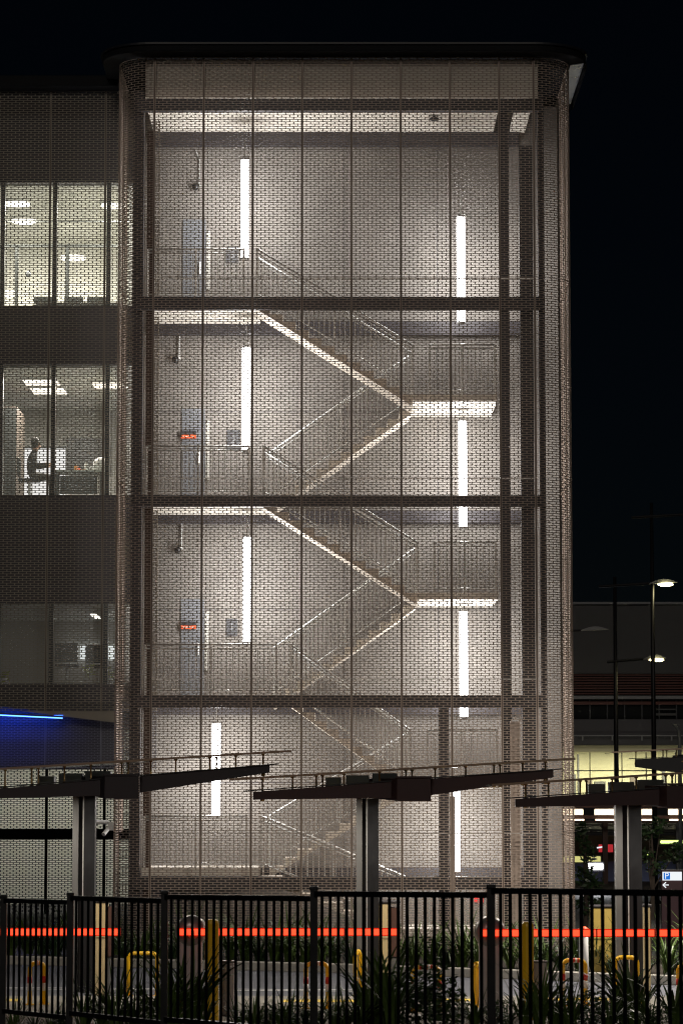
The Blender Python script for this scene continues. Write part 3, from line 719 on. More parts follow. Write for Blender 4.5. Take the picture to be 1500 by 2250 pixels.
# ---- lower office
Y1_ = YG + 5.9
t = thing("lit_blind_window", "white lit window with blind in the dim lower office", "window", (PX(180, 1430, Y1_), Y1_, z10 + 0.03))
lw2 = emat("lit_blind", (0.95, 1.0, 0.98), 0.9)
for xa, xb in ((142, 172), (177, 222), (236, 252)):
    MB().box(PX(xa, 1435, Y1_), PX(xb, 1435, Y1_), Y1_ - 0.03, Y1_ - 0.01, PZ(1450, Y1_), PZ(1418, Y1_)).build("pane", lw2, t)
office_chair("office_chair", "dark swivel chair in the dim lower office before the lit window", PX(148, 1470, YG + 2), YG + 2.0, z10 + 0.02, 0.5)
office_chair("office_chair", "dark swivel chair in the dim lower office beside the plants", PX(215, 1470, YG + 2.4), YG + 2.4, z10 + 0.02, 0.5)
def leaf_blob(name, c, n, rx, rz, size, m, parent=None, seed=1, label=None, cat=None, trunk=True):
    rnd = random.Random(seed); mb = MB()
    for _ in range(n):
        d = Vector((rnd.gauss(0, 1), rnd.gauss(0, 1), rnd.gauss(0, 1))).normalized() * (rnd.random() ** 0.45)
        p = Vector((c[0] + d.x * rx, c[1] + d.y * rx, c[2] + d.z * rz))
        a = Vector((rnd.gauss(0, 1), rnd.gauss(0, 1), rnd.gauss(0, 0.6))).normalized(); b = a.cross(Vector((rnd.gauss(0, 1), rnd.gauss(0, 1), rnd.gauss(0, 1)))).normalized()
        s = size * (0.6 + 0.8 * rnd.random()); k = len(mb.v)
        mb.v += [tuple(p - a * s), tuple(p + b * s * 0.4), tuple(p + a * s), tuple(p - b * s * 0.4)]; mb.f.append((k, k + 1, k + 2, k + 3))
    return mb
for x, y, lab in ((197, 1473, "lime green pot plant in the lower office beside the chair"), (240, 1482, "lime green pot plant in the lower office against the tower"), (10, 1488, "lime green pot plant in the lower office at the frame edge")):
    c = P(x, y, YG + 1.0)
    t = thing("pot_plant", lab, "plant", (c.x, c.y, z10 + 0.02), "pot plants in the lower office")
    MB().lathe((c.x, c.y, z10 + 0.02), [(0.08, 0), (0.11, max(0.15, c.z - z10 - 0.25))], 12).build("pot", 'white', t)
    leaf_blob("l", c, 60, 0.13, 0.16, 0.07, 'leaf_yellow', seed=int(x) + 3).build("foliage", 'leaf_yellow', t)
# ---- blue lit bulkhead below the wing
bz1, bz0 = PZ(1540, 62.72), PZ(1690, 62.72)
bk = thing("screen_bulkhead", "finely slotted dark bulkhead under the office wing washed in blue light", "screen", (-6.5, 62.72, bz0))
nr = round((bz1 - bz0) / 0.036)
me = perf_mesh("fine_screen_panel", WW - GAP, bz1 - bz0, 9, nr, 'mesh_dark', gapx=0.02, gapz=0.012, ch=0.006)
for x in (PX(101, 1630, 62.72) - 2 * WW, PX(101, 1630, 62.72) - WW, PX(101, 1630, 62.72), PX(101, 1630, 62.72) + WW): inst(me, "screen_panel", bk, (x, 62.72, bz0))
MB().box(xl - 3, xr - 0.02, 62.76, 62.79, bz0, bz1).build("backing", 'dark_steel', bk)
p0, p1 = P(-160, 1563.5, YWG - 0.03), P(138, 1578, YWG - 0.03)
MB().poly_y([(xl, slz(xl) + 0.06), (xr, slz(xr) + 0.06), (xr, slz(xr) + 0.08), (xl, slz(xl) + 0.08)], YWG + 0.021, YG + 0.2).build("soffit", 'dark_steel', wing)  # plate added to keep the blue light off the screen above
t = thing("led_strip", "slanting blue LED strip along the lower edge of the office wing", "light strip", p0)
MB().bar(p0, p1, 0.05, 0.024).build("diffuser", 'blue_led', t)
bl = area_lamp(t, (p0 + p1) / 2 + Vector((0, 0.034, -0.002)), (0, 0.62, -0.78), 0.10, 0.10, 60.0, (0.006, 0.055, 1.0))
bl.data.size = (p1 - p0).length; bl.data.size_y = 0.028; bl.data.energy = 95.0 * math.pi * (p1 - p0).length * 0.028
MB().bar(p0 + Vector((0, 0.0, 0.035)), p1 + Vector((0, 0.0, 0.035)), 0.06, 0.03).build("channel", 'dark_steel', t)
# ---- lit undercroft screen far behind
YU = 84.0
uc = thing("undercroft_screen", "distant slotted screen wall glowing from behind under the office wing", "screen", (-9, YU, 0))
uh = PZ(1640, YU)
me = perf_mesh("undercroft_panel", 1.62, uh * 0.5 - 0.01, 9, round(uh * 0.5 / 0.0530), 'mesh_dark', gapx=0.03, gapz=0.016)
xb_ = PX(101, 1850, YU)
for k in (-2, -1, 0, 1):
    for z in (0.0, uh * 0.5): inst(me, "screen_panel", uc, (xb_ + k * 1.64 + 0.01, YU, z))
for k in range(-1, 3): MB().box(xb_ + k * 1.64 - 0.03, xb_ + k * 1.64 + 0.05, YU - 0.02, YU + 0.08, 0, uh).build("mullion", 'black_steel', uc)
MB().box(xb_ - 4, xb_ + 3.3, YU - 0.06, YU - 0.01, PZ(1844, YU), PZ(1821, YU)).build("rail", 'black_steel', uc)
pk = thing("parking_hall", "lit parking hall behind the undercroft screen", "building", (-9, 90, 0))
MB().box(xb_ - 6, xb_ + 5, 91.0, 91.2, 0, 6.0).build("back_wall", 'office_wall', pk)
MB().box(xb_ - 6, xb_ + 5, 84.6, 91.0, 5.2, 5.4).build("ceiling", 'office_ceiling', pk)
hl = emat("hall_light", (1.0, 0.97, 0.82), 8.0)
for k, lab in enumerate(("nearest the road end", "in the middle of the hall", "nearest the tower")):
    xx = xb_ - 3 + 3 * k
    t = MB().box(xx - 0.9, xx + 0.9, 87.4, 87.6, 5.05, 5.14).build("hall_light", hl); tag(t, "long ceiling light in the parking hall, " + lab, "ceiling light", "parking hall lights")
    area_lamp(t, (xx, 87.5, 5.04), (0, 0, -1), 1.8, 0.2, 55.0, (1.0, 0.97, 0.82))

# ================================================================== BACKGROUND STATION
YK = 130.0
st = thing("station_building", "large dark grey station building with red louvre band behind the street lamps", "station building", (16, YK, 0))
def sb(x0, x1, yt, yb, m, nm, d=0.0, t_=0.5):
    return MB().box(PX(x0, 1500, YK), PX(x1, 1500, YK), YK + d, YK + d + t_, PZ(yb, YK), PZ(yt, YK)).build(nm, m, st)
a = sb(1150, 1740, 1328, 1480, 'bg_grey', "upper_cladding", 0, 20)
sb(1148, 1742, 1323, 1328, 'bg_white', "parapet_cap", -0.15, 1.0)
lv = sb(1150, 1740, 1480.3, 1527, 'bg_glass', "louvre_backing", 0.5, 0.3)
zA, zB = PZ(1527, YK), PZ(1480, YK)
for k in range(8):
    z = zA + (zB - zA) * (k + 0.5) / 8
    MB().box(PX(1150, 1500, YK), PX(1740, 1500, YK), YK + 0.1, YK + 0.45, z - 0.03, z + 0.035).build("louvre", 'bg_red', st)
sb(1150, 1740, 1529, 1536, 'bg_white', "ledge", -0.2, 0.6)
sb(1150, 1740, 1536.5, 1580, 'bg_glass', "upper_glazing", 0.3, 0.2)
for k in range(14): xk = 1180 + k * 38; sb(xk, xk + 2.5, 1537, 1579.5, 'bg_navy', "glazing_bar", 0.15, 0.12)
sb(1150, 1740, 1541, 1548, 'bg_red', "glazing_band", 0.1, 0.18)
sb(1436, 1484, 1567, 1572, 'bg_grey', "vent_strip", 0.1, 0.1); sb(1436, 1484, 1557, 1560, 'bg_grey', "vent_strip", 0.1, 0.1)
sb(1150, 1740, 1581, 1615, 'bg_grey_b', "lower_cladding", -0.3, 1.0)
rl = sb(1150, 1740, 1616, 1618.5, 'bg_white', "walkway_rail", -1.0, 0.06)
for k in range(9): xk = 1208 + k * 64.5; sb(xk, xk + 3, 1618.7, 1628, 'bg_white', "rail_post", -1.0, 0.05)
sb(1150, 1740, 1618.8, 1637, 'bg_navy', "walkway_beam", -0.7, 0.6)
sb(1150, 1740, 1638, 1652, 'lit_soffit', "fascia", -0.3, 0.3)
for k, (xa, xb) in enumerate(((1150, 1221), (1223, 1292), (1296, 1362), (1365, 1415), (1418, 1479), (1482, 1560), (1564, 1650))):
    sb(xa, xb, 1653, 1692, 'glass', "window_pane", 0.0, 0.03)
    sb(xa, xb, 1695, 1745, 'glass', "window_pane", 0.0, 0.03)
sb(1150, 1740, 1640, 1760, 'lit_soffit', "room_wall", 5.0, 0.2); sb(1150, 1740, 1638, 1640, 'office_ceiling', "room_ceiling", 0.4, 4.5); sb(1150, 1740, 1752, 1756, 'carpet', "room_floor", 0.3, 4.6)
for k, xk in enumerate((1240, 1330, 1420, 1510)):
    a_ = P(xk, 1648, YK + 2.2); MB().box(a_.x - 0.6, a_.x + 0.6, YK + 2.1, YK + 2.4, a_.z, a_.z + 0.06).build("room_light", 'lit_window', st)
    area_lamp(st, (a_.x, YK + 2.25, a_.z - 0.02), (0, 0, -1), 1.2, 0.3, 170.0, (1.0, 0.93, 0.62))
for xa, xb, ya, m_ in ((1262, 1276, 1700, 'bg_grey'), (1300, 1312, 1708, 'timber_dark'), (1318, 1342, 1716, 'bg_grey'), (1398, 1410, 1702, 'timber_dark'), (1426, 1462, 1712, 'bg_grey'), (1470, 1476, 1660, 'bg_grey'), (1280, 1283, 1655, 'bg_grey')):
    sb(xa, xb, ya, 1751, m_, "room_fitting", 3.2, 0.5)
sb(1150, 1740, 1692.3, 1694.7, 'bg_grey', "transom", -0.05, 0.08)
for xk in (1221.3, 1292.3, 1362.3, 1415.3, 1479.3, 1560.3): sb(xk, xk + 2.2, 1653, 1745, 'bg_grey', "window_mullion", -0.06, 0.07)
sb(1150, 1740, 1746, 1756, 'lit_soffit', "lower_fascia", -1.0, 0.5)
# platform canopy with warm strip lights
YP = 112.0
pc = thing("platform_canopy", "low platform canopy with warm strip lights behind the shrubs", "canopy", (15, YP, 0))
def pb_(x0, x1, yt, yb, m, nm, d=0.0, t_=0.4, par=pc):
    return MB().box(PX(x0, 1800, YP), PX(x1, 1800, YP), YP + d, YP + d + t_, PZ(yb, YP), PZ(yt, YP)).build(nm, m, par)
pb_(1150, 1700, 1757, 1775, 'brown_panel', "light_trough", 0.4, 0.2)
for xa, xb in ((1150, 1281), (1306, 1443), (1468, 1640)):
    t = pb_(xa, xb, 1777, 1791, 'white', "reflector", 0.2, 0.1); 
    t = pb_(xa, xb, 1779, 1790, 'warm_tube', "strip_light", 0.1, 0.06)
    pb_(xa, xb, 1799.5, 1803, 'warm_tube', "strip_light", -0.3, 0.06)
    a_ = P((xa + xb) / 2, 1806, YP); area_lamp(pc, (a_.x, YP + 2.5, a_.z), (0, 0.5, -1), 2.4, 0.2, 160.0, (1.0, 0.9, 0.7))
pb_(1150, 1700, 1792, 1799, 'brown_panel', "beam", 0, 0.3); pb_(1150, 1700, 1803.5, 1808, 'brown_panel', "beam", -0.3, 0.3)
for k in range(6): pb_(1150, 1700, 1808.5 + 3.6 * k, 1810.6 + 3.6 * k, 'canopy_roof', "roof_rib", 2.0 + 1.2 * k, 1.1)
pb_(1150, 1700, 1831, 1833.5, 'bg_navy', "gutter", 6, 0.3)
for xk in (1330, 1492): pb_(xk - 4.5, xk + 6.5, 1808, 1960, 'brown_panel' if xk == 1330 else 'bg_white', "column", 0.5, 0.3)
MB().bar(P(1318, 1812, YP + 1.2), P(1334, 1830, YP + 1.2), 0.12, 0.12).build("brace", 'bg_white', pc)
hw = MB().box(PX(1180, 1870, 118), PX(1640, 1870, 118), 118, 118.3, PZ(1900, 118), PZ(1836, 118)).build("station_wall", mat("pale_green_wall", (0.5, 0.52, 0.38), 0.7, 0, 0.08, 0.4))
tag(hw, "pale green wall of the platform lit under the canopy", "wall")
t = MB().box(PX(1180, 1930, 116), PX(1640, 1930, 116), 116, 116.2, 0.0, PZ(1893, 116)).build("blue_hoarding", 'hoarding'); tag(t, "long blue hoarding along the platform edge", "hoarding")
def bg_lamp(x, y, Y, w, h, m, lab):
    c = P(x, y, Y); t = thing("platform_lamp", lab, "lamp", c, "lamps on the platform")
    MB().box(c.x - w / 2, c.x + w / 2, Y, Y + 0.1, c.z - h / 2, c.z + h / 2).build("diffuser", m, t, bevel=0.03)
    if m == 'white_lamp': area_lamp(t, (c.x, Y - 0.03, c.z), (0.05, -1, -0.35), w, h, 160.0, (0.95, 0.97, 1.0))
    MB().box(c.x - w / 2 - 0.05, c.x + w / 2 + 0.05, Y + 0.11, Y + 0.22, c.z - h / 2 - 0.05, c.z + h / 2 + 0.05).build("housing", 'bg_grey', t)
bg_lamp(1306, 1904, 100, 0.55, 0.22, 'white_lamp', "very bright white floodlight beside the leafy tree")
bg_lamp(1478, 1850, 105, 0.9, 0.10, 'green_lamp', "lime green lit strip under the platform canopy by the sign")
bg_lamp(1428, 1879, 105, 0.2, 0.09, 'green_lamp', "small green lamp between the canopy post and dark pole")
bg_lamp(1272, 1888, 112, 1.6, 0.22, emat("yellow_strip", (0.9, 0.85, 0.3), 0.7), "pale yellow lit band on the platform next to the tower")
s = thing("red_poster", "red poster with white arrow stroke on the platform wall", "poster", P(1330, 1872, 115))
c = P(1330, 1864, 115); MB().box(c.x - 0.28, c.x + 0.28, 115, 115.05, c.z - 0.15, c.z + 0.15).build("board", emat("lit_red_poster", (0.8, 0.05, 0.06), 0.5), s)
MB().bar((c.x - 0.35, 114.97, c.z + 0.02), (c.x + 0.05, 114.97, c.z + 0.08), 0.01, 0.06).build("arrow", 'sign_lit', s)
# street lamps
def street_lamp(xp, ytop, Y, arms, lab, lit=True, wpx=13):
    b = P(xp, 1900, Y); zt = PZ(ytop, Y); x = b.x; w = wpx / F * Y / 2
    t = thing("street_lamp", lab, "street lamp", (x, Y, 0), "tall street lamps")
    MB().tube([(x, Y, 0), (x, Y, zt * 0.45), (x, Y, zt)], w, 12, w * 0.55).build("pole", 'pole', t, smooth=True)
    MB().lathe((x, Y, 0), [(w * 2.2, 0), (w * 2.2, 0.05), (w * 1.3, 0.12)], 12).build("base_plate", 'pole', t)
    for (xa, xb, ya, head, on) in arms:
        p, q = P(xa, ya + 4, Y - w * 0.4), P(xb, ya - 3, Y - w * 0.4)
        MB().tube([p, q], 0.045, 8).build("arm", 'pole', t)
        if head:
            L = head / F * Y; e = q
            hd = []
            for k in range(9):
                u = k / 8; hd.append((e.x + L * u, e.z + 0.06 * math.sin(math.pi * u) * 2 + 0.03 * u))
            low = [(e.x + L * u, e.z - 0.02 + 0.05 * u) for u in (1.0, 0.6, 0.3, 0.0)]
            sh = MB().poly_y(hd + low, e.y - 0.14, e.y + 0.14).build("lamp_head", 'lamp_shell', t)
            if on: MB().lathe((e.x + L * 0.58, e.y, e.z - 0.03), [(0.22, 0.03), (0.25, -0.01), (0.16, -0.05)], 14).build("lens", 'street_lamp', sh); area_lamp(t, (e.x + L * 0.58, e.y, e.z - 0.09), (0, -0.1, -1), 0.3, 0.3, 30.0, (1.0, 0.88, 0.5))
street_lamp(1438, 1105, 92, [(1386, 1520, 1133, 0, False), (1314, 1425, 1285, 62, True)], "taller dark lamp post with the upper glowing lamp near the frame edge")
street_lamp(1355, 1268, 96, [(1332, 1412, 1451, 50, True)], "dark lamp post with the lower glowing lamp beside the tower")
street_lamp(1215, 1360, 104, [(1180, 1275, 1388, 60, False)], "pale unlit lamp head poking out from behind the tower")
NL = thing("street_lamp", "street lamp over the road beyond the right frame edge", "street lamp", (9.6, 52.5, 0), "tall street lamps")  # lamp added out of view to light the road
MB().tube([(9.6, 52.5, 0), (9.6, 52.5, 4), (9.6, 52.5, 6.8)], 0.09, 12, 0.06).build("pole", 'pole', NL, smooth=True)
MB().tube([(9.6, 52.5, 6.7), (8.4, 52.5, 6.8)], 0.045, 8).build("arm", 'pole', NL)
nh = MB().box(7.7, 8.45, 52.36, 52.64, 6.77, 6.87).build("lamp_head", 'lamp_shell', NL, bevel=0.03)
MB().lathe((8.0, 52.5, 6.75), [(0.16, 0.015), (0.16, -0.01), (0.10, -0.03)], 14).build("lens", emat("near_street_lamp", (1.0, 0.9, 0.76), 20.0), nh)
area_lamp(NL, (8.0, 52.5, 6.70), (0, 0, -1), 0.28, 0.28, 5600.0, (1.0, 0.9, 0.78))
# small goose neck lamp
p = P(1492, 1655, 100)
t = thing("goose_neck_lamp", "slim pale goose neck lamp by the frame edge", "street lamp", (p.x, 100, 0))
MB().tube([(p.x, 100, 0), (p.x, 100, p.z)] + [tuple(P(x, y, 100)) for x, y in ((1492, 1625), (1490, 1608), (1486, 1598), (1479, 1593))], 0.075, 8, 0.04).build("pole", 'bg_white', t, smooth=True)
MB().bar(P(1476, 1592, 100), P(1485, 1593.5, 100), 0.15, 0.05).build("lamp_head", 'bg_white', t)
# parking sign
Ysg = 66.0
x0, x1 = PX(1452, 1950, Ysg), PX(1499, 1950, Ysg)
ps = thing("parking_sign", "plum parking sign with lit white panel, blue P and a left arrow", "sign", ((x0 + x1) / 2, Ysg, 0))
MB().box(x0, x1, Ysg, Ysg + 0.12, 0.0, PZ(1912, Ysg)).build("pylon", 'purple', ps, bevel=0.01)
MB().box(x0 - 0.01, x1 + 0.01, Ysg - 0.01, Ysg + 0.13, PZ(1912, Ysg) + 0.002, PZ(1911, Ysg)).build("cap", 'lamp_shell', ps)
lp = MB().box(PX(1454, 1920, Ysg), PX(1496.5, 1920, Ysg), Ysg - 0.022, Ysg - 0.004, PZ(1934.5, Ysg), PZ(1915.5, Ysg)).build("lit_panel", 'sign_lit', ps)
bp_ = MB().box(PX(1456.5, 1920, Ysg), PX(1470.5, 1920, Ysg), Ysg - 0.030, Ysg - 0.023, PZ(1932.5, Ysg), PZ(1917.5, Ysg)).build("blue_square", 'sign_blue', ps)
c = P(1463.5, 1925, Ysg - 0.032); text("P", 0.19, 'sign_lit', ps, (c.x, Ysg - 0.033, c.z), "letter")
am = MB(); c = P(1461, 1944.5, Ysg)
for d in ((1, 0), ): am.box(c.x - 0.055, c.x + 0.07, Ysg - 0.012, Ysg - 0.004, c.z - 0.011, c.z + 0.011)
am.bar((c.x - 0.06, Ysg - 0.008, c.z), (c.x + 0.01, Ysg - 0.008, c.z + 0.06), 0.008, 0.022)
am.bar((c.x - 0.06, Ysg - 0.008, c.z), (c.x + 0.01, Ysg - 0.008, c.z - 0.06), 0.008, 0.022)
am.build("arrow", 'sign_lit', ps)
# trees beside the tower
def tree(name, label, x, Y, base, parts, n, size, m, seed, group="trees and shrubs beyond the tower"):
    t = thing(name, label, "tree", (x, Y, base), group)
    top = max(c[2] for c in parts)
    MB().tube([(x, Y, base), (x + 0.05, Y, base + (top - base) * 0.5), (x, Y, top)], 0.07, 8, 0.02).build("trunk", 'bark', t)
    mb = MB()
    for k, (cx, cy, cz_, rx, rz) in enumerate(parts):
        q = leaf_blob("x", (cx, cy, cz_), int(n * rx * rz * 1.8), rx, rz, size, m, seed=seed + k)
        b = len(mb.v); mb.v += q.v; mb.f += [tuple(b + i for i in f) for f in q.f]
        MB().tube([(x, Y, base + (top - base) * 0.3), (cx, cy, cz_)], 0.025, 6, 0.01).build("limb", 'bark', t)
    mb.build("crown", m, t)
def blob(px, py, Y, rpx, rpy): c = P(px, py, Y); return (c.x, c.y, c.z, rpx / F * Y, rpy / F * Y)
tree("leafy_tree", "leafy tree right beside the tower before the bright floodlight", PX(1284, 1950, 70), 70, 0.0,
     [blob(1280, 1835, 70, 16, 32), blob(1292, 1875, 70, 20, 26), blob(1284, 1925, 70, 26, 30), blob(1304, 1945, 70, 22, 28), blob(1290, 1985, 70, 30, 30), blob(1310, 2010, 70, 26, 26), blob(1350, 2000, 70, 22, 18)], 900, 0.075, 'leaf_b', 11)
tree("leafy_tree", "dark tree in front of the platform above the parking sign", PX(1430, 1900, 80), 80, 0.0,
     [blob(1425, 1830, 80, 24, 24), blob(1450, 1815, 80, 20, 20), blob(1420, 1880, 80, 18, 22), blob(1478, 1880, 80, 30, 18), blob(1440, 1905, 80, 24, 20), blob(1490, 1860, 80, 20, 14)], 500, 0.085, 'leaf_b', 31)

# ================================================================== GLASS CANOPIES OVER THE LANES
cup_me = MB().lathe((0, 0, 0), [(0.022, -0.11), (0.034, -0.10), (0.034, -0.02), (0.016, 0.0), (0.013, 0.22), (0.03, 0.235), (0.03, 0.25)], 10).mesh("spigot", 'brass', smooth=True)
def canopy(xpost, xbox, xl_, xr_, ybeam_l, ybeam_r, yg_l, yg_r, Yc, label, m='plum', post_top=1752, wpost=50, k_units=True):
    pL, pR = P(xl_, ybeam_l, Yc), P(xr_, ybeam_r, Yc)
    base = P(xpost, 2000, Yc + 1.2); base.z = 0.0 if Yc > 48 else 0.14
    t = thing("glass_canopy", label, "canopy", base, "glass canopies over the barrier lanes")
    sc_ = Yc / F
    # post: two flanges and a core
    w = wpost * sc_; x = base.x; Yp = base.y; zt = PZ(post_top, Yp)
    po = MB().box(x - w / 2, x - w / 2 + w * 0.26, Yp, Yp + 0.30, base.z, zt).build("post", 'post_grey', t, bevel=0.006)
    MB().box(x - w / 2 + w * 0.27, x - w / 2 + w * 0.50, Yp + 0.10, Yp + 0.25, base.z, zt - 0.002).build("post_web", 'black_steel', po)
    MB().box(x - w / 2 + w * 0.51, x + w / 2, Yp + 0.0, Yp + 0.30, base.z, zt - 0.002).build("post_flange", 'black_steel', po, bevel=0.006)
    MB().tube([(x - w * 0.02, Yp + 0.03, base.z), (x - w * 0.02, Yp + 0.03, zt - 0.01)], 0.012, 6).build("downpipe", 'steel', po)
    MB().box(x - w * 0.9, x + w * 1.1, Yp - 0.08, Yp + 0.38, zt + 0.002, zt + 0.035).build("head_plate", 'black_steel', po, bevel=0.005)
    # tapered transverse beam
    hm = 36 * sc_; he = 17 * sc_
    xb0, xb1 = PX(xbox - 37, 1700, Yc), PX(xbox + 37, 1700, Yc)
    def zc_(xx): return pL.z + (pR.z - pL.z) * (xx - pL.x) / (pR.x - pL.x)
    MB().poly_y([(pL.x, zc_(pL.x) - he), (xb0 - 0.005, zc_(xb0) - hm), (xb0 - 0.005, zc_(xb0)), (pL.x, zc_(pL.x))], Yc, Yc + 0.16).build("beam", m, t, bevel=0.006)
    MB().poly_y([(xb1 + 0.005, zc_(xb1) - hm), (pR.x, zc_(pR.x) - he), (pR.x, zc_(pR.x)), (xb1 + 0.005, zc_(xb1))], Yc, Yc + 0.16).build("beam", m, t, bevel=0.006)
    MB().bar((pL.x - 0.15, Yc + 0.08, zc_(pL.x) + 0.012), (xb0, Yc + 0.08, zc_(xb0) + 0.012), 0.22, 0.016).build("beam_flange", 'black_steel', t)
    MB().bar((xb1, Yc + 0.08, zc_(xb1) + 0.012), (pR.x + 0.15, Yc + 0.08, zc_(pR.x) + 0.012), 0.22, 0.016).build("beam_flange", 'black_steel', t)
    # box beam running back over the post
    zb_ = zc_((xb0 + xb1) / 2)
    yb2 = Yc + 1.75; sh = (x + 0.02) - (xb0 + xb1) / 2
    bx = MB(); zz0, zz1 = zb_ - 46 * sc_, zb_ + 4 * sc_
    bx.v = [(xb0, Yc - 0.25, zz0), (xb1, Yc - 0.25, zz0), (xb1 + sh, yb2, zt + 0.037), (xb0 + sh, yb2, zt + 0.037), (xb0, Yc - 0.25, zz1), (xb1, Yc - 0.25, zz1), (xb1 + sh, yb2, zz1), (xb0 + sh, yb2, zz1)]
    bx.f = [(3, 2, 1, 0), (4, 5, 6, 7), (0, 1, 5, 4), (1, 2, 6, 5), (2, 3, 7, 6), (3, 0, 4, 7)]
    bb = bx.build("box_beam", m, t, bevel=0.006)
    MB().box(xb0 - 0.02, xb1 + 0.02, Yc - 0.28, Yc + 0.1, zz1 + 0.002, zz1 + 0.03).build("cover_plate", m, bb)
    for q in (0.3, 0.7): MB().lathe((xb0 - 0.06, Yc - 0.012, zz0 + (zz1 - zz0) * q), [(0.018, -0.02), (0.018, 0.02)], 8, 'y').build("bolt", 'brass', bb)
    for kx_, ky_ in ((-0.95, 0.5), (1.15, 0.6)):
        xd = x + kx_; zd = zc_(xd) - hm * 0.62
        dl = MB().box(xd - 0.16, xd + 0.16, Yc + ky_ - 0.16, Yc + ky_ + 0.16, zd, zd + 0.035).build("downlight", 'lamp_shell', t, bevel=0.008)
        MB().box(xd - 0.13, xd + 0.13, Yc + ky_ - 0.13, Yc + ky_ + 0.13, zd - 0.006, zd - 0.001).build("lens", 'downlight', dl)
        area_lamp(t, (xd, Yc + ky_, zd - 0.012), (0, 0, -1), 0.26, 0.26, 230.0, (1.0, 0.9, 0.75))
        MB().tube([(xd, Yc + ky_, zd + 0.035), (xd, Yc + 0.1, zc_(xd) - 0.03)], 0.012, 6).build("stem", 'black_steel', dl)
    # grey service units above the low side
    if k_units:
        for (u0, u1, mm) in ((0.06, 0.26, 'grey_unit'), (0.32, 0.62, 'grey_unit'), (0.66, 0.98, 'grey_unit')):
            ua, ub = x - 0.75 + 1.25 * u0, x - 0.75 + 1.25 * u1
            MB().box(ua, ub, Yc + 0.5, Yc + 0.9, zc_(ua) - 0.03, zc_(ub) + 0.13).build("service_unit", mm, t, bevel=0.01)
    # glass sheet and a tan strip painted as its lit edge
    gL, gR = P(xl_ - 52, yg_l, Yc - 0.1), P(xr_ + 48, yg_r, Yc - 0.1)
    dz = 0.022
    gm = MB(); yb3 = Yc + 1.9
    gm.v = [(gL.x, gL.y, gL.z - dz / 2), (gR.x, gR.y, gR.z - dz / 2), (gR.x, yb3, gR.z - dz / 2), (gL.x, yb3, gL.z - dz / 2), (gL.x, gL.y, gL.z + dz / 2), (gR.x, gR.y, gR.z + dz / 2), (gR.x, yb3, gR.z + dz / 2), (gL.x, yb3, gL.z + dz / 2)]
    gm.f = [(3, 2, 1, 0), (4, 5, 6, 7), (0, 1, 5, 4), (1, 2, 6, 5), (2, 3, 7, 6), (3, 0, 4, 7)]
    gl = gm.build("glass_sheet", 'canopy_glass', t)
    MB().bar((gL.x, gL.y - 0.012, gL.z), (gR.x, gR.y - 0.012, gR.z), 0.02, 0.034).build("edge_strip", 'glass_edge', gl)
    # spigots
    rnd = random.Random(int(xbox)); n = 11
    for k in range(n):
        u = (k + 0.5) / n; xx = pL.x - 0.1 + (pR.x - pL.x + 0.25) * u + rnd.uniform(-0.06, 0.06)
        zg = gL.z + (gR.z - gL.z) * (xx - gL.x) / (gR.x - gL.x)
        o = inst(cup_me, "spigot", t, (xx, Yc + 0.07, zg - 0.25 - 0.012))
        if k % 3 == 1: o.rotation_euler = (0, 0, 0)
        if k % 3 == 2: inst(cup_me, "spigot", t, (xx + 0.10, Yc + 0.12, zg - 0.26))
    return t
canopy(183, 270, -68, 592, 1739, 1680, 1697, 1650, 47.0, "plum glass canopy on a post at the left, over the lane tip", 'plum', 1742, 50)
canopy(807, 908, 556, 1215, 1740, 1691, 1713, 1667, 47.0, "maroon glass canopy in the middle before the tower", 'maroon', 1754, 50)
canopy(1382, 1496, 1132, 1790, 1756, 1708, 1725, 1677, 45.0, "dark maroon glass canopy at the right before the parking sign", 'maroon', 1765, 58)
canopy(1520, 1540, 1395, 1700, 1668, 1655, 1653, 1632, 76.0, "small far glass canopy behind the lamp posts at the right", 'black_steel', 1678, 26, False)

# ================================================================== BARRIERS, BOLLARDS, MACHINES
YA = 44.0
def boom(xh, xt, yh, label, left=False):
    c = P(xh, yh, YA); e = P(xt, yh + 1, YA)
    t = thing("boom_barrier", label, "boom barrier", (c.x, YA, 0.14), "boom barriers with red lit arms")
    r = 0.235
    MB().lathe((c.x, YA, c.z), [(0.08, -0.20), (r * 0.8, -0.18), (r, -0.10), (r, 0.10), (r * 0.8, 0.18), (0.05, 0.2)], 24, 'y').build("head", 'cabinet_head', t, smooth=True)
    MB().lathe((c.x + 0.04, YA - 0.205, c.z - 0.02), [(0.085, -0.01), (0.085, 0.02)], 20, 'y').build("hub", 'cabinet', t)
    MB().box(c.x - 0.165, c.x + 0.165, YA - 0.14, YA + 0.16, 0.14, c.z - 0.14).build("cabinet", 'cabinet', t, bevel=0.02)
    d = MB().box(c.x - 0.10, c.x + 0.10, YA - 0.148, YA - 0.141, 0.3, c.z - 0.35).build("door", 'cabinet', t)
    x0 = c.x - 0.16; x1 = e.x; h = 0.043
    am_ = MB().box(x0, x1 - 0.02, YA - 0.30, YA - 0.24, c.z - h, c.z + h).build("arm", 'arm_core', t)
    MB().box(x0, x1, YA - 0.305, YA - 0.235, c.z + h + 0.001, c.z + h + 0.014).build("arm_edge", 'arm_edge', am_)
    MB().box(x0, x1, YA - 0.305, YA - 0.235, c.z - h - 0.014, c.z - h - 0.001).build("arm_edge", 'arm_edge', am_)
    MB().box(x1 - 0.019, x1, YA - 0.305, YA - 0.235, c.z - h, c.z + h).build("arm_tip", 'arm_edge', am_)
    for k in range(1, 4):
        xx = x0 + (x1 - x0) * k / 4
        MB().box(xx - 0.01, xx + 0.01, YA - 0.308, YA - 0.232, c.z - h - 0.016, c.z + h + 0.016).build("arm_band", 'red_band', am_)
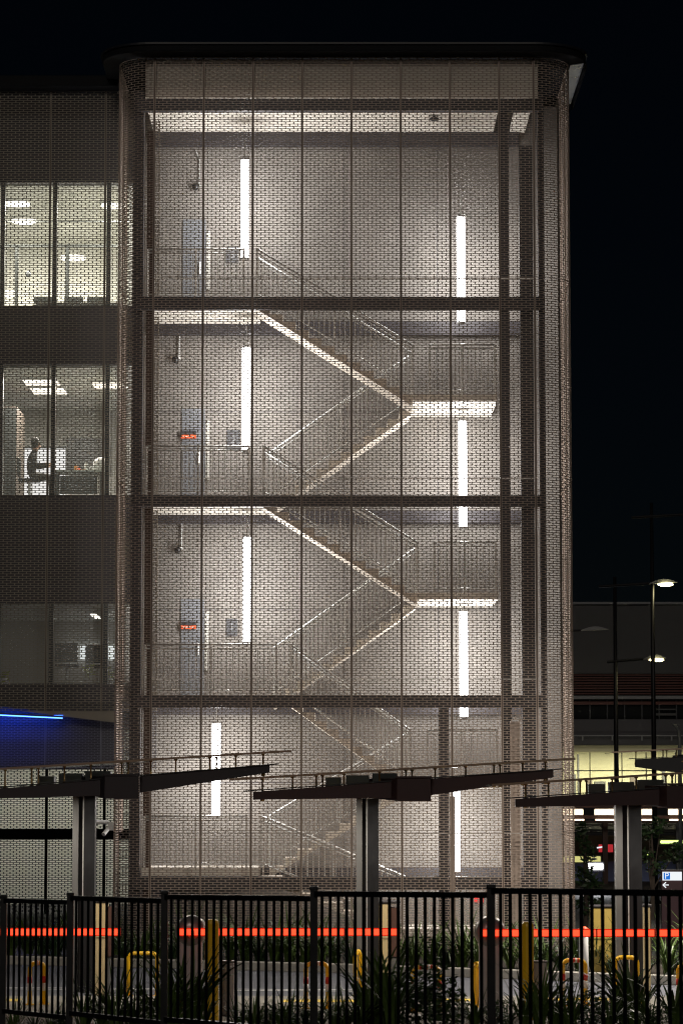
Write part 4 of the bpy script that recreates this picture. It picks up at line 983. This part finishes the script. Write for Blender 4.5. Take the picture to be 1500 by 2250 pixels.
boom(-190, 268, 2046, "boom barrier whose lit arm enters from the left frame edge")
boom(420, 877, 2046, "boom barrier with round head and lit arm across the middle lane")
boom(1076, 1560, 2048, "boom barrier with round head and lit arm running off to the right")
def bollard(x0, x1, yt, Y, label):
    a, b = PX(x0, 2100, Y), PX(x1, 2100, Y); z1 = PZ(yt, Y); w = b - a
    t = thing("square_bollard", label, "bollard", ((a + b) / 2, Y, 0.1), "tall yellow bollards")
    MB().lathe(((a + b) / 2, Y, 0.1), [(w / 2, 0), (w / 2, z1 - 0.16), (w * 0.46, z1 - 0.12), (w * 0.3, z1 - 0.10)], 20).build("post", 'yellow', t, smooth=False)
    MB().lathe(((a + b) / 2, Y, 0.1), [(w * 0.9, 0.0), (w * 0.9, 0.02)], 16).build("base_plate", 'yellow', t)
bollard(450, 481, 2020, 42.4, "tall yellow bollard beside the middle barrier head")
bollard(1144, 1172, 2026, 42.4, "tall yellow bollard beside the right barrier head")
def grey_post(x0, x1, yt, Y, label):
    a, b = PX(x0, 2100, Y), PX(x1, 2100, Y)
    t = thing("loop_detector_post", label, "post", ((a + b) / 2, Y, 0.14), "short grey posts by the bollards")
    MB().box(a, b, Y, Y + 0.2, 0.14, PZ(yt, Y)).build("cabinet", 'cabinet', t, bevel=0.015)
    MB().box(a - 0.01, b + 0.01, Y - 0.01, Y + 0.21, PZ(yt, Y) + 0.001, PZ(yt, Y) + 0.03).build("cap", 'post_grey', t, bevel=0.01)
grey_post(483, 514, 2116, 43.2, "short grey post right behind the middle yellow bollard")
grey_post(1171, 1201, 2116, 43.2, "short grey post right behind the right yellow bollard")
hoop_cache = {}
def hoop(x0, x1, yt, Y, label, bands=True, rz=0.0):
    a, b = PX(x0, 2150, Y), PX(x1, 2150, Y); z0 = 0.14 if Y < 47.5 else 0.0; z1 = PZ(yt, Y); r = 0.034
    w = (b - a) / 2 - r; cx = (a + b) / 2; rc = 0.09; h = z1 - r
    t = thing("hoop_guard", label, "hoop guard", (cx, Y, z0), "yellow hoop guards")
    pts = [(-w, z0), (-w, h - rc)]
    for k in range(1, 6): q = math.pi / 2 * k / 5; pts.append((-w + rc - rc * math.cos(q), h - rc + rc * math.sin(q)))
    pts += [(-x, z) for x, z in reversed(pts)]
    ca, sa = math.cos(rz), math.sin(rz)
    T = lambda x, z: (cx + x * ca, Y + x * sa, z)
    MB().tube([T(x, z) for x, z in pts], r, 10).build("tube", 'yellow', t, smooth=True)
    if bands:
        n = 5; x_ = -w + rc
        for k in range(n):
            xa = -w + rc + (2 * w - 2 * rc) * k / n; xb = -w + rc + (2 * w - 2 * rc) * (k + 1) / n
            MB().tube([T(xa, h), T(xb - 0.004, h)], r + 0.003, 10).build("band", 'red_band' if k % 2 == 0 else 'white_band', t, smooth=True)
        for s in (-1, 1):
            MB().tube([T(s * w, h - 0.30), T(s * w, h - 0.20)], r + 0.003, 10).build("band", 'red_band', t, smooth=True)
            MB().tube([T(s * w, h - 0.42), T(s * w, h - 0.305)], r + 0.003, 10).build("band", 'white_band', t, smooth=True)
    for s in (-1, 1): MB().lathe(T(s * w, z0), [(0.08, 0.0), (0.08, 0.015)], 12).build("foot_plate", 'yellow', t)
hoop(60, 104, 2111, 45.5, "yellow hoop guard at the left behind the fence", True, 0.5)
hoop(667, 725, 2112, 44.6, "yellow hoop guard with red bands beside the middle fence post")
hoop(902, 970, 2120, 43.9, "yellow hoop guard with red and white top among the shrubs")
hoop(1231, 1290, 2105, 45.2, "yellow hoop guard with red and white bands near the right canopy post")
hoop(1346, 1404, 2099, 45.8, "yellow hoop guard partly hidden by the right canopy post", False)
hoop(1484, 1545, 2115, 44.4, "yellow hoop guard cut by the right frame edge")
hoop(278, 350, 2090, 49.5, "plain yellow hoop guard far behind the left fence panels", False)
hoop(1034, 1060, 2113, 45.0, "narrow yellow hoop guard left of the right barrier head", False, 0.9)
hoop(772, 800, 2086, 47.6, "plain yellow hoop guard behind the middle canopy post", False, 0.9)
def machine(x0, x1, xs, yt, Y, label, m='cream', side='brown_panel'):
    a, b, s = PX(x0, 2050, Y), PX(x1, 2050, Y), PX(xs, 2050, Y); z0 = 0.14 if Y < 47.5 else 0.01; z1 = PZ(yt, Y)
    t = thing("ticket_machine", label, "ticket machine", ((a + s) / 2, Y, z0), "ticket machines at the lanes")
    MB().box(a, b, Y, Y + 0.35, z0, z1).build("body", m, t, bevel=0.02)
    if s > b + 0.01:
        sd = MB().box(b + 0.004, s, Y + 0.02, Y + 0.33, z0 + (z1 - z0) * 0.45, z1 - 0.06).build("screen_side", side, t, bevel=0.01)
        MB().box(b + 0.004, s - 0.02, Y + 0.03, Y + 0.3, z0, z0 + (z1 - z0) * 0.44).build("pedestal", 'post_grey', t)
    MB().box(a - 0.012, max(b, s) + 0.012, Y - 0.012, Y + 0.36, z1 + 0.002, z1 + 0.05).build("hood", 'dark_steel', t, bevel=0.02)
    MB().box(a + 0.03, b - 0.03, Y - 0.008, Y - 0.001, z1 - 0.55, z1 - 0.25).build("front_plate", m, t)
machine(208, 236, 247, 1984, 48.2, "slim cream ticket machine behind the left canopy post")
machine(832, 858, 878, 1986, 48.2, "slim cream ticket machine beside the middle canopy post")
machine(1414, 1428, 1430, 1994, 48.0, "narrow cream ticket machine beside the right canopy post")
machine(1298, 1358, 1358, 1995, 54.0, "wide yellowish kiosk behind the right barrier arm", mat("mustard_kiosk", (0.55, 0.40, 0.10), 0.5, 0, 0.08, 3))
for x, lab in ((1281, "red capped white bollard behind the right barrier arm"),):
    c = P(x, 2060, 52); t = thing("traffic_bollard", lab, "bollard", (c.x, 52, 0.0))
    MB().lathe((c.x, 52, 0), [(0.09, 0), (0.08, 0.85), (0.05, 0.9)], 14).build("post", 'white', t, smooth=True)
    MB().lathe((c.x, 52, 0), [(0.09, 0.9), (0.09, 1.0), (0.04, 1.04)], 14).build("cap", 'sign_orange', t, smooth=True)

# ================================================================== FENCE
def fpos(px):
    A = Vector((-2.972, 26.2)); B = Vector((0.988, 19.7)); k = (px - 750) / F
    s = (k * A.y - A.x) / ((B.x - A.x) - k * (B.y - A.y))
    return A + (B - A) * s
fence = thing("picket_fence", "black tubular picket fence stepping along the bottom of the view", "fence", (0, 21.5, gz(21.5)))
posts = [(-150, 1972), (15, 1966), (160, 1961), (365, 1957), (690, 1948), (1075, 1943), (1590, 1938)]
rail_y = [(1983, 1986), (1979, 1983), (1973, 1980), (1971, 1975), (1964, 1967), (1957, 1964)]
picket_me = MB().box(-0.0085, 0.0085, -0.0085, 0.0085, 0, 0.93).mesh("picket", 'fence')
for i, (px, yt) in enumerate(posts):
    p = fpos(px); zt = PZ(yt, p.y)
    po = MB(); po.box(p.x - 0.027, p.x + 0.027, p.y - 0.027, p.y + 0.027, gz(p.y) - 0.05, zt - 0.03); po = po.build("post", 'fence', fence)
    MB().box(p.x - 0.032, p.x + 0.032, p.y - 0.032, p.y + 0.032, zt - 0.029, zt).build("cap", 'fence', po, bevel=0.006)
    if i + 1 < len(posts):
        q = fpos(posts[i + 1][0]); zr_ = PZ(rail_y[i][0], p.y); zq_ = PZ(rail_y[i][1], q.y)
        d = (q - p); L = d.length; u = d / L
        a = p + u * 0.028; b = q - u * 0.028
        for dz_ in (0.0, -0.96):
            MB().bar((a.x, a.y, zr_ + dz_), (b.x, b.y, zq_ + dz_), 0.034, 0.040).build("rail", 'fence', fence)
        n = round(L / 0.114)
        for k in range(1, n):
            c = p + d * (k / n); o = inst(picket_me, "picket", fence, (c.x, c.y, zr_ + (zq_ - zr_) * k / n - 0.95), math.atan2(d.y, d.x))

# ================================================================== PLANTS
def strap_mesh(name, n, length, width, lean, m, seed):
    rnd = random.Random(seed); mb = MB()
    for _ in range(n):
        a = rnd.uniform(0, 2 * math.pi); L = length * rnd.uniform(0.55, 1.1); w = width * rnd.uniform(0.6, 1.2); ln = lean * rnd.uniform(0.25, 1.3)
        d = Vector((math.cos(a), math.sin(a), 0)); sd = Vector((-math.sin(a), math.cos(a), 0)); r0 = rnd.uniform(0, 0.08)
        tw = rnd.uniform(-0.5, 0.5); sd = (sd + d * tw).normalized()
        b = len(mb.v); N = 6
        for i in range(N + 1):
            u = i / N; th = 0.12 + ln * u * 1.6
            p = d * (r0 + L * math.sin(min(th, 2.4)) * u * 0.75) + Vector((0, 0, L * (u * math.cos(min(th, 2.2) * 0.72))))
            ww = w * (0.75 + 0.6 * u - 1.34 * u * u)
            mb.v += [tuple(p - sd * ww), tuple(p + sd * ww)]
        for i in range(N): k = b + 2 * i; mb.f.append((k, k + 1, k + 3, k + 2))
    return mb.mesh(name, m)
straps = [strap_mesh("foliage", 46, 0.95, 0.016, 0.75, 'leaf', 3), strap_mesh("foliage", 40, 0.8, 0.022, 0.95, 'leaf', 5), strap_mesh("foliage", 60, 0.6, 0.012, 1.0, 'leaf_b', 8), strap_mesh("foliage", 26, 1.0, 0.032, 0.6, 'leaf', 13)]
def shrub_mesh(seed, n=420, rx=0.34, rz=0.36, size=0.045, m='leaf_c'):
    return leaf_blob("s", (0, 0, rz), n, rx, rz, size, m, seed=seed).mesh("foliage", m)
shrubs = [shrub_mesh(4), shrub_mesh(9, 360, 0.30, 0.42)]
def plant(me, px, Y, zb, label, group, rz, s, name="strap_leaf_plant"):
    x = (px - 750) / F * Y
    o = inst(me, name, None, (x, Y, zb), rz, (s, s, s)); tag(o, label, "plant", group)
MARKS = [(0, "the left frame edge"), (82, "the left hoop guard"), (183, "the left canopy post"), (280, "the far yellow hoop guard"), (365, "the third fence post"), (420, "the middle barrier head"), (466, "the middle yellow bollard"),
         (600, "the double white road lines"), (690, "the fourth fence post"), (807, "the middle canopy post"), (936, "the shrub-side hoop guard"), (1005, "the dark tower column"), (1075, "the fifth fence post"), (1158, "the right yellow bollard"),
         (1260, "the right hoop guard"), (1382, "the right canopy post"), (1500, "the right frame edge")]
SIDE = {-1: ["just left of", "a step left of", "well left of", "far left of", "farthest left of"], 1: ["just right of", "a step right of", "well right of", "far right of", "farthest right of"]}
used_lab = {}
def place_label(px, what):
    m = min(MARKS, key=lambda q: abs(q[0] - px)); d = px - m[0]
    if abs(d) < 5 and (what, m[0], 0) not in used_lab: used_lab[(what, m[0], 0)] = 1; return f"{what} in line with {m[1]}"
    sd = -1 if d < 0 else 1; k = used_lab.get((what, m[0], sd), 0); used_lab[(what, m[0], sd)] = k + 1
    return f"{what} {SIDE[sd][min(k, 4)]} {m[1]}"
def near_first(l): return sorted(l, key=lambda q: min(abs(q[0] - m[0]) for m in MARKS))
rnd = random.Random(21)
near = [(40, 0, .5), (145, 2, .55), (190, 0, .75), (230, 1, .8), (262, 0, .8), (300, 1, .75), (338, 3, .62), (372, 0, .8), (395, 3, 1.0), (425, 3, 1.0), (452, 0, .6), (560, 1, .55), (590, 2, .6), (640, 1, .62), (700, 1, .55), (735, 0, .55), (525, 1, .5), (620, 0, .5), (672, 2, .55), (758, 1, .6), (118, 1, .5), (84, 2, .5),
        (790, 1, .75), (815, 3, .95), (835, 0, .95), (858, 3, .9), (1040, 1, .55), (1075, 2, .6), (1110, 1, .6), (1145, 3, .72), (1180, 3, .75), (1212, 0, .72), (1245, 0, .62), (1290, 2, .62), (1330, 1, .6), (1365, 3, .9), (1388, 3, .95), (1420, 1, .65), (1470, 3, .75)]
kinds = {0: "green strap-leaf plant on the bank", 1: "arching broad strap-leaf plant on the bank", 2: "fine dark grassy tuft on the bank", 3: "tall upright strap-leaf plant on the bank"}
for px, k, s in near_first(near):
    Y = rnd.uniform(34.5, 38.5)
    plant(straps[k], px, Y, gz(Y), place_label(px, kinds[k]), "strap-leaf plants on the bank", rnd.uniform(0, 6), s * 1.28)
for i, (px, s) in enumerate(near_first([(890, 1.0), (915, 0.95), (945, 1.1), (975, .85), (1000, .6), (1100, .5), (1225, .62), (1255, .7), (1300, .65), (1340, .55), (1440, .5), (600, .5), (660, .45)])):
    Y = 36.0 + 0.5 * (i % 3)
    plant(shrubs[i % 2], px, Y, gz(Y), place_label(px, "small leafy shrub on the bank"), "leafy shrubs on the bank", rnd.uniform(0, 6), s, "leafy_shrub")
# bed along the tower foot
i = 0
bed = [(px,) for px in list(range(6, 250, 34)) + list(range(276, 1290, 33)) + list(range(1300, 1500, 33))]
for (px,) in near_first(bed):
    X = (px - 750) / F * 58.0; Y = min(59.3, kerb_y(X) + rnd.uniform(0.7, 1.6)); i += 1
    if px < 250: Y = 60.3 + rnd.uniform(-0.6, 0.6)
    plant(straps[(i * 7) % 3], (px - 750) * 58.0 / Y + 750, Y, 0.12, place_label(px, "dark clump at the tower foot"), "clumps along the tower foot", rnd.uniform(0, 6), rnd.uniform(1.0, 1.6))
